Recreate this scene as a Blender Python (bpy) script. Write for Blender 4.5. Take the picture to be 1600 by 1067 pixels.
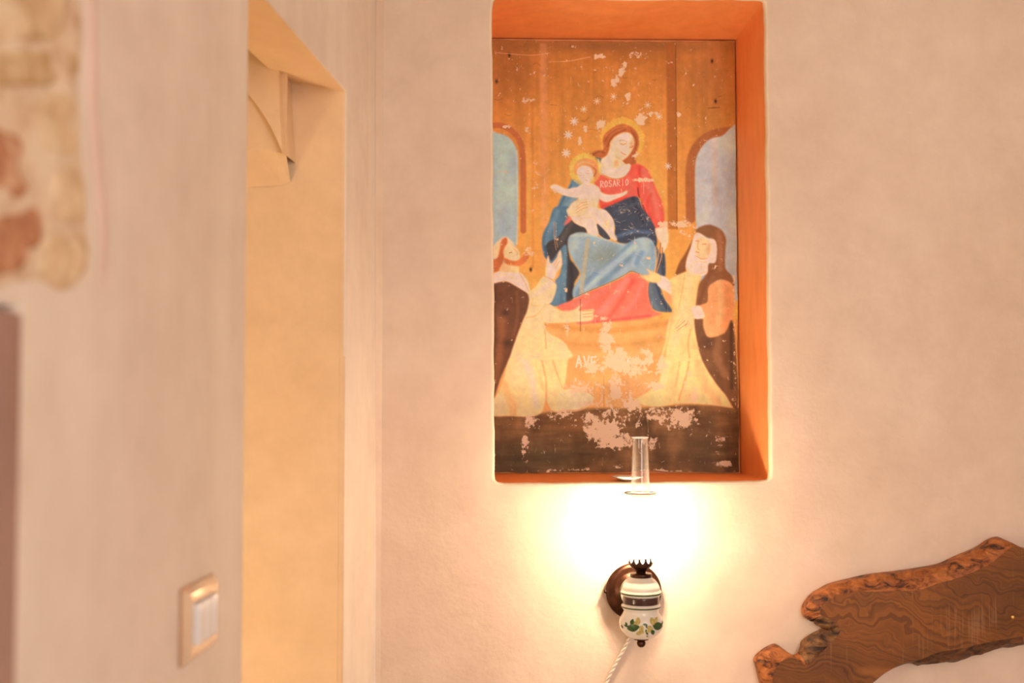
import bpy, bmesh, math, random
import numpy as np
from mathutils import Vector, Matrix, noise as mnoise
from mathutils.geometry import tessellate_polygon

for o in list(bpy.data.objects):
    bpy.data.objects.remove(o)
SC = bpy.context.scene
COL = SC.collection
random.seed(7)

# ------------------------------------------------------------------ camera
FPX = 1778.0
CAM = Vector((0.0, 0.0, 1.42))
YAW = math.atan((800 - 714) / FPX)
PITCH = math.atan((610 - 533.5) / FPX)
cd = bpy.data.cameras.new('camera')
cam = bpy.data.objects.new('camera', cd); COL.objects.link(cam)
cam.location = CAM
cam.rotation_euler = (math.pi / 2 + PITCH, 0, -YAW)
cd.sensor_width = 36.0
cd.lens = 36.0 * FPX / 1600
cd.clip_start = 0.05
cd.dof.use_dof = True
cd.dof.focus_distance = 2.42
cd.dof.aperture_fstop = 3.0
SC.camera = cam

# ------------------------------------------------------------------ view / world / lights
SC.view_settings.view_transform = 'Standard'
SC.view_settings.look = 'None'
SC.view_settings.gamma = 1.0
SC.view_settings.use_curve_mapping = False
SC.view_settings.exposure = 0.53
try:
    SC.cycles.use_denoising = True
    SC.cycles.max_bounces = 8
    SC.cycles.diffuse_bounces = 4
    SC.cycles.use_adaptive_sampling = True
    SC.cycles.adaptive_threshold = 0.04
    SC.cycles.transparent_max_bounces = 16
    SC.cycles.caustics_reflective = False
    SC.cycles.caustics_refractive = False
    SC.cycles.sample_clamp_indirect = 6.0
except Exception:
    pass
W = bpy.data.worlds.new('world'); SC.world = W
W.use_nodes = True
W.node_tree.nodes['Background'].inputs[0].default_value = (0.75, 0.85, 1.0, 1)
W.node_tree.nodes['Background'].inputs[1].default_value = 1.0

def light(name, kind, loc, power, col, **kw):
    d = bpy.data.lights.new(name, kind)
    d.energy = power; d.color = col
    for k, v in kw.items(): setattr(d, k, v)
    o = bpy.data.objects.new(name, d); COL.objects.link(o)
    o.location = loc
    return o
# daylight entering by the window in the wall behind the camera
wl = light('window_daylight', 'AREA', (1.15, -2.22, 1.62), 32, (1.0, 0.95, 0.92), shape='RECTANGLE', size=1.3, size_y=1.4)
wl.rotation_euler = (math.radians(90), 0, 0)
# warm lamp in the room behind the doorway
light('passage_lamp', 'POINT', (-0.95, 1.30, 0.85), 9.3, (1.0, 0.86, 0.58), shadow_soft_size=0.12)
# ceiling lamp of this room
light('ceiling_lamp', 'POINT', (0.9, -0.2, 2.35), 6, (1.0, 0.80, 0.62), shadow_soft_size=0.15)
LAMP_POWER = 91.0
LAMP_COLOR = (1.0, 0.755, 0.53)

# ------------------------------------------------------------------ pixel -> place helpers
Rm = cam.rotation_euler.to_matrix()
def ray(u, v):
    return (Rm @ Vector(((u - 800) / FPX, (533.5 - v) / FPX, -1.0))).normalized()
def hit(u, v, p, n):
    d = ray(u, v)
    t = (p - CAM).dot(n) / d.dot(n)
    return CAM + d * t
D = 2.30                                   # distance of the picture wall
ND = 0.270                                 # depth of the recess
def onwall(u, v, off=0.0):                 # a point on the plane `off` in front of the wall
    return hit(u, v, Vector((0, D - off, 0)), Vector((0, 1, 0)))
H = 2.75
CORNER = onwall(588, 610)
A6 = math.atan((900 - 714) / FPX)
SD = Vector((-math.sin(A6), -math.cos(A6), 0))      # along the side wall towards the camera
SN = Vector((math.cos(A6), -math.sin(A6), 0))       # its normal into this room
def side(u, v, off=0.0):
    return hit(u, v, CORNER + SN * off, SN)
def sv(s, z, off=0.0):
    p = CORNER + SD * s + SN * off
    return Vector((p.x, p.y, z))
def s_of(p): return (p - CORNER).dot(SD)

# ------------------------------------------------------------------ object helpers
def mesh(name, verts, faces, mat=None, parent=None, smooth=False):
    me = bpy.data.meshes.new(name)
    me.from_pydata([tuple(v) for v in verts], [], faces)
    me.update()
    return link(name, me, mat, parent, smooth)
def link(name, me, mat=None, parent=None, smooth=False):
    o = bpy.data.objects.new(name, me); COL.objects.link(o)
    if mat is not None:
        for m in (mat if isinstance(mat, (list, tuple)) else [mat]): me.materials.append(m)
    if smooth:
        for p in me.polygons: p.use_smooth = True
    if parent is not None:
        o.parent = parent
        o.matrix_parent_inverse = parent.matrix_world.inverted() if False else Matrix.Identity(4)
    return o
def empty(name, loc):
    o = bpy.data.objects.new(name, None); COL.objects.link(o)
    o.location = loc; o.empty_display_size = 0.05
    return o
def tag(o, label, cat=None, group=None, kind=None):
    o['label'] = label
    if cat: o['category'] = cat
    if group: o['group'] = group
    if kind: o['kind'] = kind
    return o
def structure(o, label=None):
    o['kind'] = 'structure'
    if label: o['label'] = label
    return o
def bevel(o, w, seg=3, ang=35):
    m = o.modifiers.new('bevel', 'BEVEL'); m.width = w; m.segments = seg
    m.limit_method = 'ANGLE'; m.angle_limit = math.radians(ang)
    for p in o.data.polygons: p.use_smooth = True
    return o
def lathe(prof, n=48, cx=0, cy=0, cap=False):
    vs, fs = [], []
    for r, z in prof:
        for k in range(n):
            a = 2 * math.pi * k / n
            vs.append((cx + r * math.cos(a), cy + r * math.sin(a), z))
    for i in range(len(prof) - 1):
        for k in range(n):
            k2 = (k + 1) % n
            fs.append((i * n + k, i * n + k2, (i + 1) * n + k2, (i + 1) * n + k))
    if cap:
        fs.append(tuple(range(n))[::-1]); m = (len(prof) - 1) * n
        fs.append(tuple(range(m, m + n)))
    return vs, fs
def tube(pts, r, n=10):
    vs, fs = [], []
    P = [Vector(p) for p in pts]
    for i, p in enumerate(P):
        t = (P[min(i + 1, len(P) - 1)] - P[max(i - 1, 0)]).normalized()
        a = t.orthogonal().normalized() if i == 0 else (a - t * a.dot(t)).normalized()
        b = t.cross(a)
        for k in range(n):
            q = 2 * math.pi * k / n
            vs.append(p + (a * math.cos(q) + b * math.sin(q)) * r)
    for i in range(len(P) - 1):
        for k in range(n):
            k2 = (k + 1) % n
            fs.append((i * n + k, i * n + k2, (i + 1) * n + k2, (i + 1) * n + k))
    fs.append(tuple(range(n))[::-1]); m = (len(P) - 1) * n
    fs.append(tuple(range(m, m + n)))
    return vs, fs
def catmull(pts, k=6, closed=True):
    P = [np.array(p, float) for p in pts]; n = len(P); out = []
    rng = range(n) if closed else range(n - 1)
    for i in rng:
        if closed: p0, p1, p2, p3 = P[i - 1], P[i], P[(i + 1) % n], P[(i + 2) % n]
        else: p0, p1, p2, p3 = P[max(i - 1, 0)], P[i], P[i + 1], P[min(i + 2, n - 1)]
        for j in range(k):
            t = j / k
            out.append(0.5 * ((2 * p1) + (p2 - p0) * t + (2 * p0 - 5 * p1 + 4 * p2 - p3) * t * t + (3 * p1 - p0 - 3 * p2 + p3) * t ** 3))
    if not closed: out.append(P[-1])
    return out

# ------------------------------------------------------------------ materials
def nodes(name):
    m = bpy.data.materials.new(name); m.use_nodes = True
    nt = m.node_tree
    return m, nt, nt.nodes['Principled BSDF']
def N(nt, t, **kw):
    n = nt.nodes.new(t)
    for k, v in kw.items(): setattr(n, k, v)
    return n
def ramp(nt, fac, stops):
    r = N(nt, 'ShaderNodeValToRGB')
    el = r.color_ramp.elements
    while len(el) < len(stops): el.new(0.5)
    for e, (p, c) in zip(el, stops):
        e.position = p; e.color = (*c, 1) if len(c) == 3 else c
    nt.links.new(fac, r.inputs[0])
    return r
def noisetex(nt, scale, detail=4, rough=0.55, vec=None, dist=0.0):
    n = N(nt, 'ShaderNodeTexNoise')
    n.inputs['Scale'].default_value = scale; n.inputs['Detail'].default_value = detail
    n.inputs['Roughness'].default_value = rough; n.inputs['Distortion'].default_value = dist
    if vec is not None: nt.links.new(vec, n.inputs['Vector'])
    return n
def geo_pos(nt, scale=(1, 1, 1)):
    g = N(nt, 'ShaderNodeNewGeometry'); mp = N(nt, 'ShaderNodeMapping')
    mp.inputs['Scale'].default_value = scale
    nt.links.new(g.outputs['Position'], mp.inputs['Vector'])
    return mp.outputs['Vector']
def mix(nt, fac, a, b, mode='MIX'):
    m = N(nt, 'ShaderNodeMix', data_type='RGBA', blend_type=mode)
    for s, v in ((m.inputs[0], fac), (m.inputs[6], a), (m.inputs[7], b)):
        if isinstance(v, (int, float)): s.default_value = v
        elif isinstance(v, tuple): s.default_value = (*v, 1) if len(v) == 3 else v
        else: nt.links.new(v, s)
    return m.outputs[2]
def bump(nt, b, height, strength, dist):
    n = N(nt, 'ShaderNodeBump'); n.inputs['Strength'].default_value = strength
    n.inputs['Distance'].default_value = dist
    nt.links.new(height, n.inputs['Height']); nt.links.new(n.outputs[0], b.inputs['Normal'])
    return n
def plaster(name, c0, c1, streak=0.0, bs=0.38, spots=True):
    m, nt, b = nodes(name)
    v = geo_pos(nt)
    n1 = noisetex(nt, 2.2, 4, 0.6, v)
    r1 = ramp(nt, n1.outputs[0], [(0.32, c0), (0.68, c1)])
    col = r1.outputs[0]
    n2 = noisetex(nt, 14, 4, 0.65, v)
    r2 = ramp(nt, n2.outputs[0], [(0.3, (0.94, 0.925, 0.91)), (0.72, (1.035, 1.035, 1.035))])
    col = mix(nt, 1.0, col, r2.outputs[0], 'MULTIPLY')
    if streak:
        vs = geo_pos(nt, (5, 5, 0.8))
        n3 = noisetex(nt, 1.6, 2, 0.5, vs)
        r3 = ramp(nt, n3.outputs[0], [(0.45, (0, 0, 0)), (0.72, (streak,) * 3)])
        col = mix(nt, r3.outputs[0], col, tuple(min(1, x * 1.14 + 0.05) for x in c1))
    if spots:
        n5 = noisetex(nt, 9, 5, 0.75, geo_pos(nt, (1, 1, 2.2)))
        r5 = ramp(nt, n5.outputs[0], [(0.70, (0, 0, 0)), (0.80, (0.22,) * 3)])
        col = mix(nt, r5.outputs[0], col, (0.62, 0.36, 0.2))
    nt.links.new(col, b.inputs['Base Color'])
    b.inputs['Roughness'].default_value = 0.8
    b.inputs['Specular IOR Level'].default_value = 0.15
    n4 = noisetex(nt, 26, 4, 0.6, v)
    bump(nt, b, n4.outputs[0], bs, 0.006)
    return m
def simple(name, col, rough=0.5, metal=0.0, var=0.08, scale=40, bs=0.0, spec=0.5, coat=0.0):
    m, nt, b = nodes(name)
    v = geo_pos(nt)
    n = noisetex(nt, scale, 5, 0.6, v)
    r = ramp(nt, n.outputs[0], [(0.3, tuple(max(0, c * (1 - var)) for c in col)), (0.7, tuple(min(1, c * (1 + var)) for c in col))])
    nt.links.new(r.outputs[0], b.inputs['Base Color'])
    b.inputs['Roughness'].default_value = rough; b.inputs['Metallic'].default_value = metal
    b.inputs['Specular IOR Level'].default_value = spec
    b.inputs['Coat Weight'].default_value = coat; b.inputs['Coat Roughness'].default_value = 0.08
    if bs: bump(nt, b, n.outputs[0], bs, 0.003)
    return m

M = {}
M['wall'] = plaster('peach_plaster', (0.76, 0.595, 0.475), (0.83, 0.68, 0.565), streak=0.1)
M['side'] = plaster('side_plaster', (0.79, 0.69, 0.595), (0.85, 0.765, 0.675), streak=0.3)
M['passage'] = plaster('ochre_plaster', (0.80, 0.56, 0.33), (0.86, 0.63, 0.40))
M['rim'] = plaster('cream_rim_plaster', (0.86, 0.74, 0.56), (0.90, 0.80, 0.64), spots=False, bs=0.5)
M['ceiling'] = plaster('ceiling_plaster', (0.80, 0.70, 0.58), (0.86, 0.76, 0.65), spots=False)
M['mauve'] = simple('mauve_shade_paint', (0.36, 0.22, 0.18), 0.6, var=0.1, scale=8)  # dark mauve: shade of the near reveal put into the colour
# tile floor, made pale to bounce more light up into the recess
def floor_mat():
    m, nt, b = nodes('pale_tile_floor')
    br = N(nt, 'ShaderNodeTexBrick'); br.offset = 0.0
    br.inputs['Scale'].default_value = 1.0; br.inputs['Brick Width'].default_value = 0.3
    br.inputs['Row Height'].default_value = 0.3; br.inputs['Mortar Size'].default_value = 0.006
    br.inputs['Color1'].default_value = (0.72, 0.58, 0.45, 1); br.inputs['Color2'].default_value = (0.66, 0.52, 0.40, 1)
    br.inputs['Mortar'].default_value = (0.5, 0.4, 0.3, 1)
    nt.links.new(geo_pos(nt), br.inputs['Vector']); nt.links.new(br.outputs[0], b.inputs['Base Color'])
    b.inputs['Roughness'].default_value = 0.5
    return m
M['floor'] = floor_mat()
# orange paint of the recess, brushed
def orange_mat():
    m, nt, b = nodes('orange_recess_paint')
    n = noisetex(nt, 3.5, 6, 0.6, geo_pos(nt, (2, 1, 2.5)))
    r = ramp(nt, n.outputs[0], [(0.3, (0.94, 0.345, 0.115)), (0.7, (0.97, 0.41, 0.15))])
    n2 = noisetex(nt, 30, 6, 0.7, geo_pos(nt, (1, 1, 0.25)))
    r2 = ramp(nt, n2.outputs[0], [(0.3, (0.9, 0.88, 0.86)), (0.7, (1.04, 1.05, 1.06))])
    c = mix(nt, 1.0, r.outputs[0], r2.outputs[0], 'MULTIPLY')
    n3 = noisetex(nt, 60, 3, 0.6, geo_pos(nt))
    r3 = ramp(nt, n3.outputs[0], [(0.74, (0, 0, 0)), (0.78, (0.35,) * 3)])
    c = mix(nt, r3.outputs[0], c, (0.85, 0.45, 0.2))
    nt.links.new(c, b.inputs['Base Color'])
    b.inputs['Roughness'].default_value = 0.6; b.inputs['Specular IOR Level'].default_value = 0.25
    bump(nt, b, n2.outputs[0], 0.25, 0.003)
    return m
M['orange'] = orange_mat()

# ================================================================== THE SETTING
# picture wall with its recess -------------------------------------------------
def on_back(u, v): return hit(u, v, Vector((0, D + ND, 0)), Vector((0, 1, 0)))
c_tl, c_tr, c_br, c_bl = onwall(769, -4), onwall(1196, -2), onwall(1204, 752), onwall(773, 755)
def edge_pts(a, b, n): return [a.lerp(b, i / n) for i in range(n)]
loop = []
rr = 0.014
def jit(p, q, k):
    return 0.0022 * mnoise.noise(Vector((p.x * 14, 0.3 + k, p.z * 14))) + 0.0010 * mnoise.noise(Vector((p.x * 55, k, p.z * 55)))
corners = [c_tl, c_tr, c_br, c_bl]
cen = sum(corners, Vector()) / 4
raw = []
for i in range(4):
    a, b = corners[i], corners[(i + 1) % 4]
    L = (b - a).length; n = int(L / 0.012)
    for j in range(n):
        t = (j + 0.5) / n
        d = min(t * L, (1 - t) * L)
        p = a.lerp(b, t)
        inn = (cen - p); inn.y = 0
        e = (b - a).normalized(); nrm = Vector((-e.z, 0, e.x))
        if nrm.dot(cen - p) < 0: nrm = -nrm
        if d < 0.014: p = p + nrm * (0.014 - d) ** 2 / 0.014 * 0.35
        p = p + nrm * jit(p, nrm, i)
        raw.append((p, nrm))
NL = len(raw)
XL, XR = onwall(597, 610).x, 2.6
verts, faces, mi = [], [], []
def outer_of(p):
    # matching point on the wall's outline
    d = p - cen
    tx = (XR - cen.x) / d.x if d.x > 1e-6 else ((XL - cen.x) / d.x if d.x < -1e-6 else 1e9)
    tz = (H - cen.z) / d.z if d.z > 1e-6 else ((0 - cen.z) / d.z if d.z < -1e-6 else 1e9)
    t = min(tx, tz)
    return Vector((cen.x + d.x * t, D, cen.z + d.z * t))
rings = []
prof = [(0.0085, 0.0), (0.0045, 0.0010), (0.0018, 0.003), (0.0, 0.007), (0.0, 0.016)]
rings.append([outer_of(p) for p, n in raw])
rings.append([p - n * 0.10 if True else p for p, n in raw])
for off, dep in prof:
    rings.append([p - n * off + Vector((0, dep, 0)) for p, n in raw])
# keep the 0.10 ring inside the wall
rings[1] = [Vector((min(max(q.x, XL + 0.002), XR), D, min(max(q.z, 0), H))) for q in rings[1]]
for R in rings: verts += R
for k in range(len(rings) - 1):
    for j in range(NL):
        j2 = (j + 1) % NL
        faces.append((k * NL + j, k * NL + j2, (k + 1) * NL + j2, (k + 1) * NL + j)); mi.append(1 if k >= 3 else 0)
# corners of the outline
base = len(verts)
cs = [Vector((XL, D, H)), Vector((XR, D, H)), Vector((XR, D, 0)), Vector((XL, D, 0))]
for c in cs:
    best = None
    for j in range(NL):
        a, b = rings[0][j], rings[0][(j + 1) % NL]
        if (abs(a.x - c.x) < 1e-5 and abs(b.z - c.z) < 1e-5) or (abs(a.z - c.z) < 1e-5 and abs(b.x - c.x) < 1e-5):
            verts.append(c); faces.append((j, len(verts) - 1, (j + 1) % NL)); mi.append(0); break
# soft return into the side wall: wide at the top, vanishing downwards
ft = [Vector((XL, D, H)), Vector((XL, D, 0))]
b0 = len(verts)
for i in range(13):
    z = H * (1 - i / 12)
    w = 0.028 * min(1, max(0.0, (z - 1.15) / 0.9)) + 0.002
    p = sv(w, z, 0.0)
    verts.append(Vector((XL, D, z))); verts.append(Vector((p.x + 0.0005, p.y, z)))
for i in range(12):
    q = b0 + 2 * i
    faces.append((q, q + 2, q + 3, q + 1)); mi.append(0)
wb = mesh('wall_back', verts, faces, [M['wall'], M['rim']])
wb.data.polygons.foreach_set('material_index', mi)
for p in wb.data.polygons: p.use_smooth = True
structure(wb, 'peach plastered wall around the recess with the old painting')
# lining of the recess: four painted sides and the plaster behind the picture
fr = [p + Vector((0, 0.012, 0)) for p, n in raw]
bk_c = [on_back(763.5, 61), on_back(1148, 64), on_back(1156, 739), on_back(763.5, 739)]
def lining_panel(idx, name, lab):
    cnt = []
    for i in range(4):
        a, b = corners[i], corners[(i + 1) % 4]
        cnt.append(int((b - a).length / 0.012))
    st = sum(cnt[:idx]); n = cnt[idx]
    js = [(st + j) % NL for j in range(-1, n + 1)]
    vs, fs = [], []
    K = 6
    for q, j in enumerate(js):
        t = q / (len(js) - 1)
        b = bk_c[idx].lerp(bk_c[(idx + 1) % 4], t)
        a = fr[j]
        for k in range(K + 1):
            p = a.lerp(b, k / K)
            vs.append(p)
    for q in range(len(js) - 1):
        for k in range(K):
            i0 = q * (K + 1) + k
            fs.append((i0, i0 + 1, i0 + K + 2, i0 + K + 1))
    o = mesh(name, vs, fs, M['orange'], wb, smooth=True)
    o['label'] = lab
    return o
lining_panel(0, 'recess_soffit', 'bright orange painted top of the recess')
lining_panel(1, 'recess_side', 'orange painted right side of the recess')
lining_panel(2, 'recess_ledge', 'orange painted ledge of the recess')
lining_panel(3, 'recess_side', 'orange painted left side of the recess')
e = 0.02
mesh('recess_back', [bk_c[0] + Vector((-e, 0.001, e)), bk_c[1] + Vector((e, 0.001, e)), bk_c[2] + Vector((e, 0.001, -e)), bk_c[3] + Vector((-e, 0.001, -e))], [(0, 1, 2, 3)], M['orange'], wb)

# side wall with the doorway and the near opening ------------------------------
T = 0.12
sA, sB, sC = s_of(side(539, 610)), s_of(side(384, 610)), s_of(side(26, 700))
zL = side(539, 140).z
zO = side(15, 478).z
S = [0.0, sA, sB, sC, sC + 0.85, 4.6]
Z = [0.0, zO, zL, H]
Z = sorted(Z)
iO, iL = Z.index(zO), Z.index(zL)
def solid(i, k):
    if i < 0 or i >= len(S) - 1 or k < 0 or k >= len(Z) - 1: return None
    if i == 1 and Z[k + 1] <= zL + 1e-6: return False
    if i == 3 and Z[k + 1] <= zO + 1e-6: return False
    return True
vidx, vs, fs = {}, [], []
def vid(i, k, b):
    key = (i, k, b)
    if key not in vidx:
        z = Z[k]
        if k == iL and b == 1 and i in (1, 2): z += 0.022
        if k == iL and i == 2: z -= 0.018
        vidx[key] = len(vs); vs.append(sv(S[i], z, -T * b))
    return vidx[key]
for i in range(len(S) - 1):
    for k in range(len(Z) - 1):
        if not solid(i, k): continue
        fs.append((vid(i, k, 0), vid(i, k + 1, 0), vid(i + 1, k + 1, 0), vid(i + 1, k, 0)))
        fs.append((vid(i, k, 1), vid(i + 1, k, 1), vid(i + 1, k + 1, 1), vid(i, k + 1, 1)))
        if solid(i - 1, k) is False: fs.append((vid(i, k, 0), vid(i, k, 1), vid(i, k + 1, 1), vid(i, k + 1, 0)))
        if solid(i + 1, k) is False: fs.append((vid(i + 1, k, 0), vid(i + 1, k + 1, 0), vid(i + 1, k + 1, 1), vid(i + 1, k, 1)))
        if solid(i, k - 1) is False: fs.append((vid(i, k, 0), vid(i + 1, k, 0), vid(i + 1, k, 1), vid(i, k, 1)))
wlft = mesh('wall_left', vs, fs, [M['side'], M['passage']])
bm = bmesh.new(); bm.from_mesh(wlft.data); bmesh.ops.recalc_face_normals(bm, faces=bm.faces); bm.to_mesh(wlft.data); bm.free()
for p in wlft.data.polygons:
    if abs(p.normal.dot(SN)) < 0.7 and s_of(p.center) < sB + 0.01: p.material_index = 1
bevel(wlft, 0.006, 3)
structure(wlft, 'pinkish plastered side wall with a doorway, a switch and a bare stone patch')

# passage behind the doorway
Jp = CORNER + SD * sA; Jn = SD
def onjamb(u, v, off=0.0): return hit(u, v, Jp + SD * off, Jn)
def pv(a, s, z):     # a: metres to the left behind the side wall, s: along it
    return sv(s, z, -a)
# long wall that carries on from the door jamb
vs = [pv(0.010, sA + 0.0008, 0), pv(2.2, sA + 0.0008, 0), pv(2.2, sA + 0.0008, H), pv(T + 0.001, sA + 0.0008, H), pv(T + 0.001, sA + 0.0008, zL + 0.02), pv(0.010, sA + 0.0008, zL - 0.002)]
structure(mesh('wall_passage', vs, [(0, 1, 2, 3, 4, 5)], M['passage']), 'golden plastered passage wall seen through the doorway')
vs = [pv(2.2, sA - 0.01, 0), pv(2.2, sB + 0.5, 0), pv(2.2, sB + 0.5, H), pv(2.2, sA - 0.01, H),
      pv(T, sB + 0.5, 0), pv(T, sB + 0.5, H)]
structure(mesh('wall_passage_far', vs, [(0, 1, 2, 3), (1, 4, 5, 2)], M['passage']))
# arch in front of that wall
ap = [(435, 118), (437, 170), (441, 238), (433, 219), (424, 200), (413, 181), (401, 163), (387, 146), (370, 130), (340, 112), (300, 98), (300, 40), (435, 40)]
OFF = 0.09
fv = [onjamb(u, v, OFF) for u, v in ap]
bv = [p - SD * OFF * 0.98 for p in fv]
n = len(fv)
tri = tessellate_polygon([[Vector((p.dot(SN), p.z, 0)) for p in fv]])
fs = [tuple(t) for t in tri] + [(i, (i + 1) % n, n + (i + 1) % n, n + i) for i in range(n)]
arch = mesh('wall_arch', fv + bv, fs, M['passage'])
bm = bmesh.new(); bm.from_mesh(arch.data); bmesh.ops.recalc_face_normals(bm, faces=bm.faces); bm.to_mesh(arch.data); bm.free()
structure(arch, 'small plastered arch above the passage wall')
# vault springing from the passage wall
rowA = [onjamb(u, v, 0.002) for u, v in ((454, 284), (440, 290), (400, 292), (340, 294), (250, 300))]
rowB = [onjamb(u, v, 0.06) for u, v in ((447, 240), (430, 238), (395, 233), (335, 226), (240, 215))]
rowC = [onjamb(u, v, 0.078) for u, v in ((450, 90), (420, 90), (385, 80), (320, 60), (220, 30))]
vs = rowA + rowB + rowC; fs = []
for r in range(2):
    for i in range(4): fs.append((r * 5 + i, r * 5 + i + 1, r * 5 + i + 6, r * 5 + i + 5))
structure(mesh('ceiling_vault', vs, fs, M['passage']), 'vault over the passage')

# rest of the room (behind and above the camera)
structure(mesh('floor', [(-3.2, -2.3, 0), (2.6, -2.3, 0), (2.6, 2.7, 0), (-3.2, 2.7, 0)], [(0, 1, 2, 3)], M['floor']))
structure(mesh('ceiling', [(-3.2, -2.3, H), (-3.2, 2.7, H), (2.6, 2.7, H), (2.6, -2.3, H)], [(0, 1, 2, 3)], M['ceiling']))
structure(mesh('wall_right', [(2.6, -2.3, 0), (2.6, 2.3, 0), (2.6, 2.3, H), (2.6, -2.3, H)], [(0, 1, 2, 3)], M['wall']))
X0, X1, Z0, Z1 = 0.48, 1.82, 0.90, 2.34
vs, fs = [], []
xs, zs = [-1.2, X0, X1, 2.6], [0, Z0, Z1, H]
for z in zs:
    for x in xs: vs.append((x, -2.3, z))
for r in range(3):
    for c in range(3):
        if (r, c) != (1, 1): fs.append((r * 4 + c, r * 4 + c + 1, r * 4 + c + 5, r * 4 + c + 4))
structure(mesh('wall_rear', vs, fs, M['wall']))
def boxv(x0, x1, y0, y1, z0, z1):
    return [(x0, y0, z0), (x1, y0, z0), (x1, y1, z0), (x0, y1, z0), (x0, y0, z1), (x1, y0, z1), (x1, y1, z1), (x0, y1, z1)]
BF = [(0, 3, 2, 1), (4, 5, 6, 7), (0, 1, 5, 4), (1, 2, 6, 5), (2, 3, 7, 6), (3, 0, 4, 7)]
vs, fs = [], []
for b in ((X0, X0 + .06, Z0, Z1), (X1 - .06, X1, Z0, Z1), (X0, X1, Z0, Z0 + .06), (X0, X1, Z1 - .06, Z1), ((X0 + X1) / 2 - .04, (X0 + X1) / 2 + .04, Z0, Z1)):
    k = len(vs); vs += boxv(b[0], b[1], -2.36, -2.30, b[2], b[3]); fs += [tuple(i + k for i in f) for f in BF]
structure(mesh('window_1', vs, fs, M['ceiling']))

# ================================================================== THE PAINTING
# pigments are brushed into a fine grid of vertex colours; the losses of paint are a node layer
GS = 1.25
PX0, PX1, PY0, PY1 = 764.0, 1155.0, 63.0, 738.0
GW, GH = int((PX1 - PX0) * GS) + 1, int((PY1 - PY0) * GS) + 1
gx, gy = np.meshgrid(np.linspace(PX0, PX1, GW), np.linspace(PY0, PY1, GH))
img = np.zeros((GH, GW, 3)); loss = np.zeros((GH, GW))
rng = np.random.default_rng(3)
ZO = {0: (0, 0, 1.0), 1: (760, 0, 3.441), 2: (840, 170, 6.278), 3: (840, 330, 5.617), 4: (760, 350, 5.08), 5: (990, 340, 4.85), 6: (760, 480, 3.679), 7: (960, 500, 3.95)}
def Zp(z, pts):
    x, y, s = ZO[z]
    return [(x + a / s, y + b / s) for a, b in pts]
def blur(a, r):
    if r <= 0: return a
    r = max(1, int(round(r)))
    for ax in (0, 1):
        for _ in range(2):
            p = np.concatenate([np.repeat(np.take(a, [0], ax), r, ax), a, np.repeat(np.take(a, [-1], ax), r + 1, ax)], ax)
            c = np.cumsum(p, axis=ax)
            n = a.shape[ax]
            a = (np.take(c, range(2 * r, 2 * r + n), ax) - np.concatenate([np.zeros_like(np.take(c, [0], ax)), np.take(c, range(0, n - 1), ax)], ax)) / (2 * r + 1)
    return a
def vnoise(sx, sy, seed, octs=4):
    r = np.random.default_rng(seed); out = np.zeros((GH, GW)); amp = 1; tot = 0
    for o in range(octs):
        nx, ny = int((PX1 - PX0) / sx * 2 ** o) + 3, int((PY1 - PY0) / sy * 2 ** o) + 3
        g = r.random((ny, nx))
        fx = (gx - PX0) / sx * 2 ** o; fy = (gy - PY0) / sy * 2 ** o
        ix, iy = fx.astype(int), fy.astype(int); tx, ty = fx - ix, fy - iy
        tx, ty = tx * tx * (3 - 2 * tx), ty * ty * (3 - 2 * ty)
        v = (g[iy, ix] * (1 - tx) + g[iy, ix + 1] * tx) * (1 - ty) + (g[iy + 1, ix] * (1 - tx) + g[iy + 1, ix + 1] * tx) * ty
        out += v * amp; tot += amp; amp *= 0.55
    return out / tot
def polymask(pts, smooth=True, soft=1.0, k=5):
    P = np.array(catmull(pts, k) if smooth else pts)
    x0, x1 = P[:, 0].min() - 4 - soft, P[:, 0].max() + 4 + soft
    y0, y1 = P[:, 1].min() - 4 - soft, P[:, 1].max() + 4 + soft
    i0, i1 = int(max(0, (x0 - PX0) * GS)), int(min(GW, (x1 - PX0) * GS + 2))
    j0, j1 = int(max(0, (y0 - PY0) * GS)), int(min(GH, (y1 - PY0) * GS + 2))
    if i1 <= i0 or j1 <= j0: return None
    X, Y = gx[j0:j1, i0:i1], gy[j0:j1, i0:i1]
    m = np.zeros(X.shape)
    for dx, dy in ((-.2, -.2), (.2, -.2), (-.2, .2), (.2, .2)):
        ins = np.zeros(X.shape, bool)
        xa, ya = P[:, 0], P[:, 1]
        xb, yb = np.roll(xa, -1), np.roll(ya, -1)
        for a, b, c, d in zip(xa, ya, xb, yb):
            if b == d: continue
            cond = ((Y + dy < b) != (Y + dy < d))
            ins ^= cond & (X + dx < (c - a) * (Y + dy - b) / (d - b) + a)
        m += ins * 0.25
    if soft > 1: m = blur(m, soft * GS * 0.5)
    return (slice(j0, j1), slice(i0, i1)), m
def lay(sl, m, c, var=0.06):
    c = np.array(c, float) / 255
    t = 1 + (PN[sl] - 0.5)[..., None] * var * 4
    img[sl] = img[sl] * (1 - m[..., None]) + np.clip(c * t, 0, 1) * m[..., None]
def poly(z, pts, c, a=1.0, soft=1.0, smooth=True, var=0.06):
    r = polymask(Zp(z, pts), smooth, soft)
    if r: lay(r[0], r[1] * a, c, var)
    return r
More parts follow.
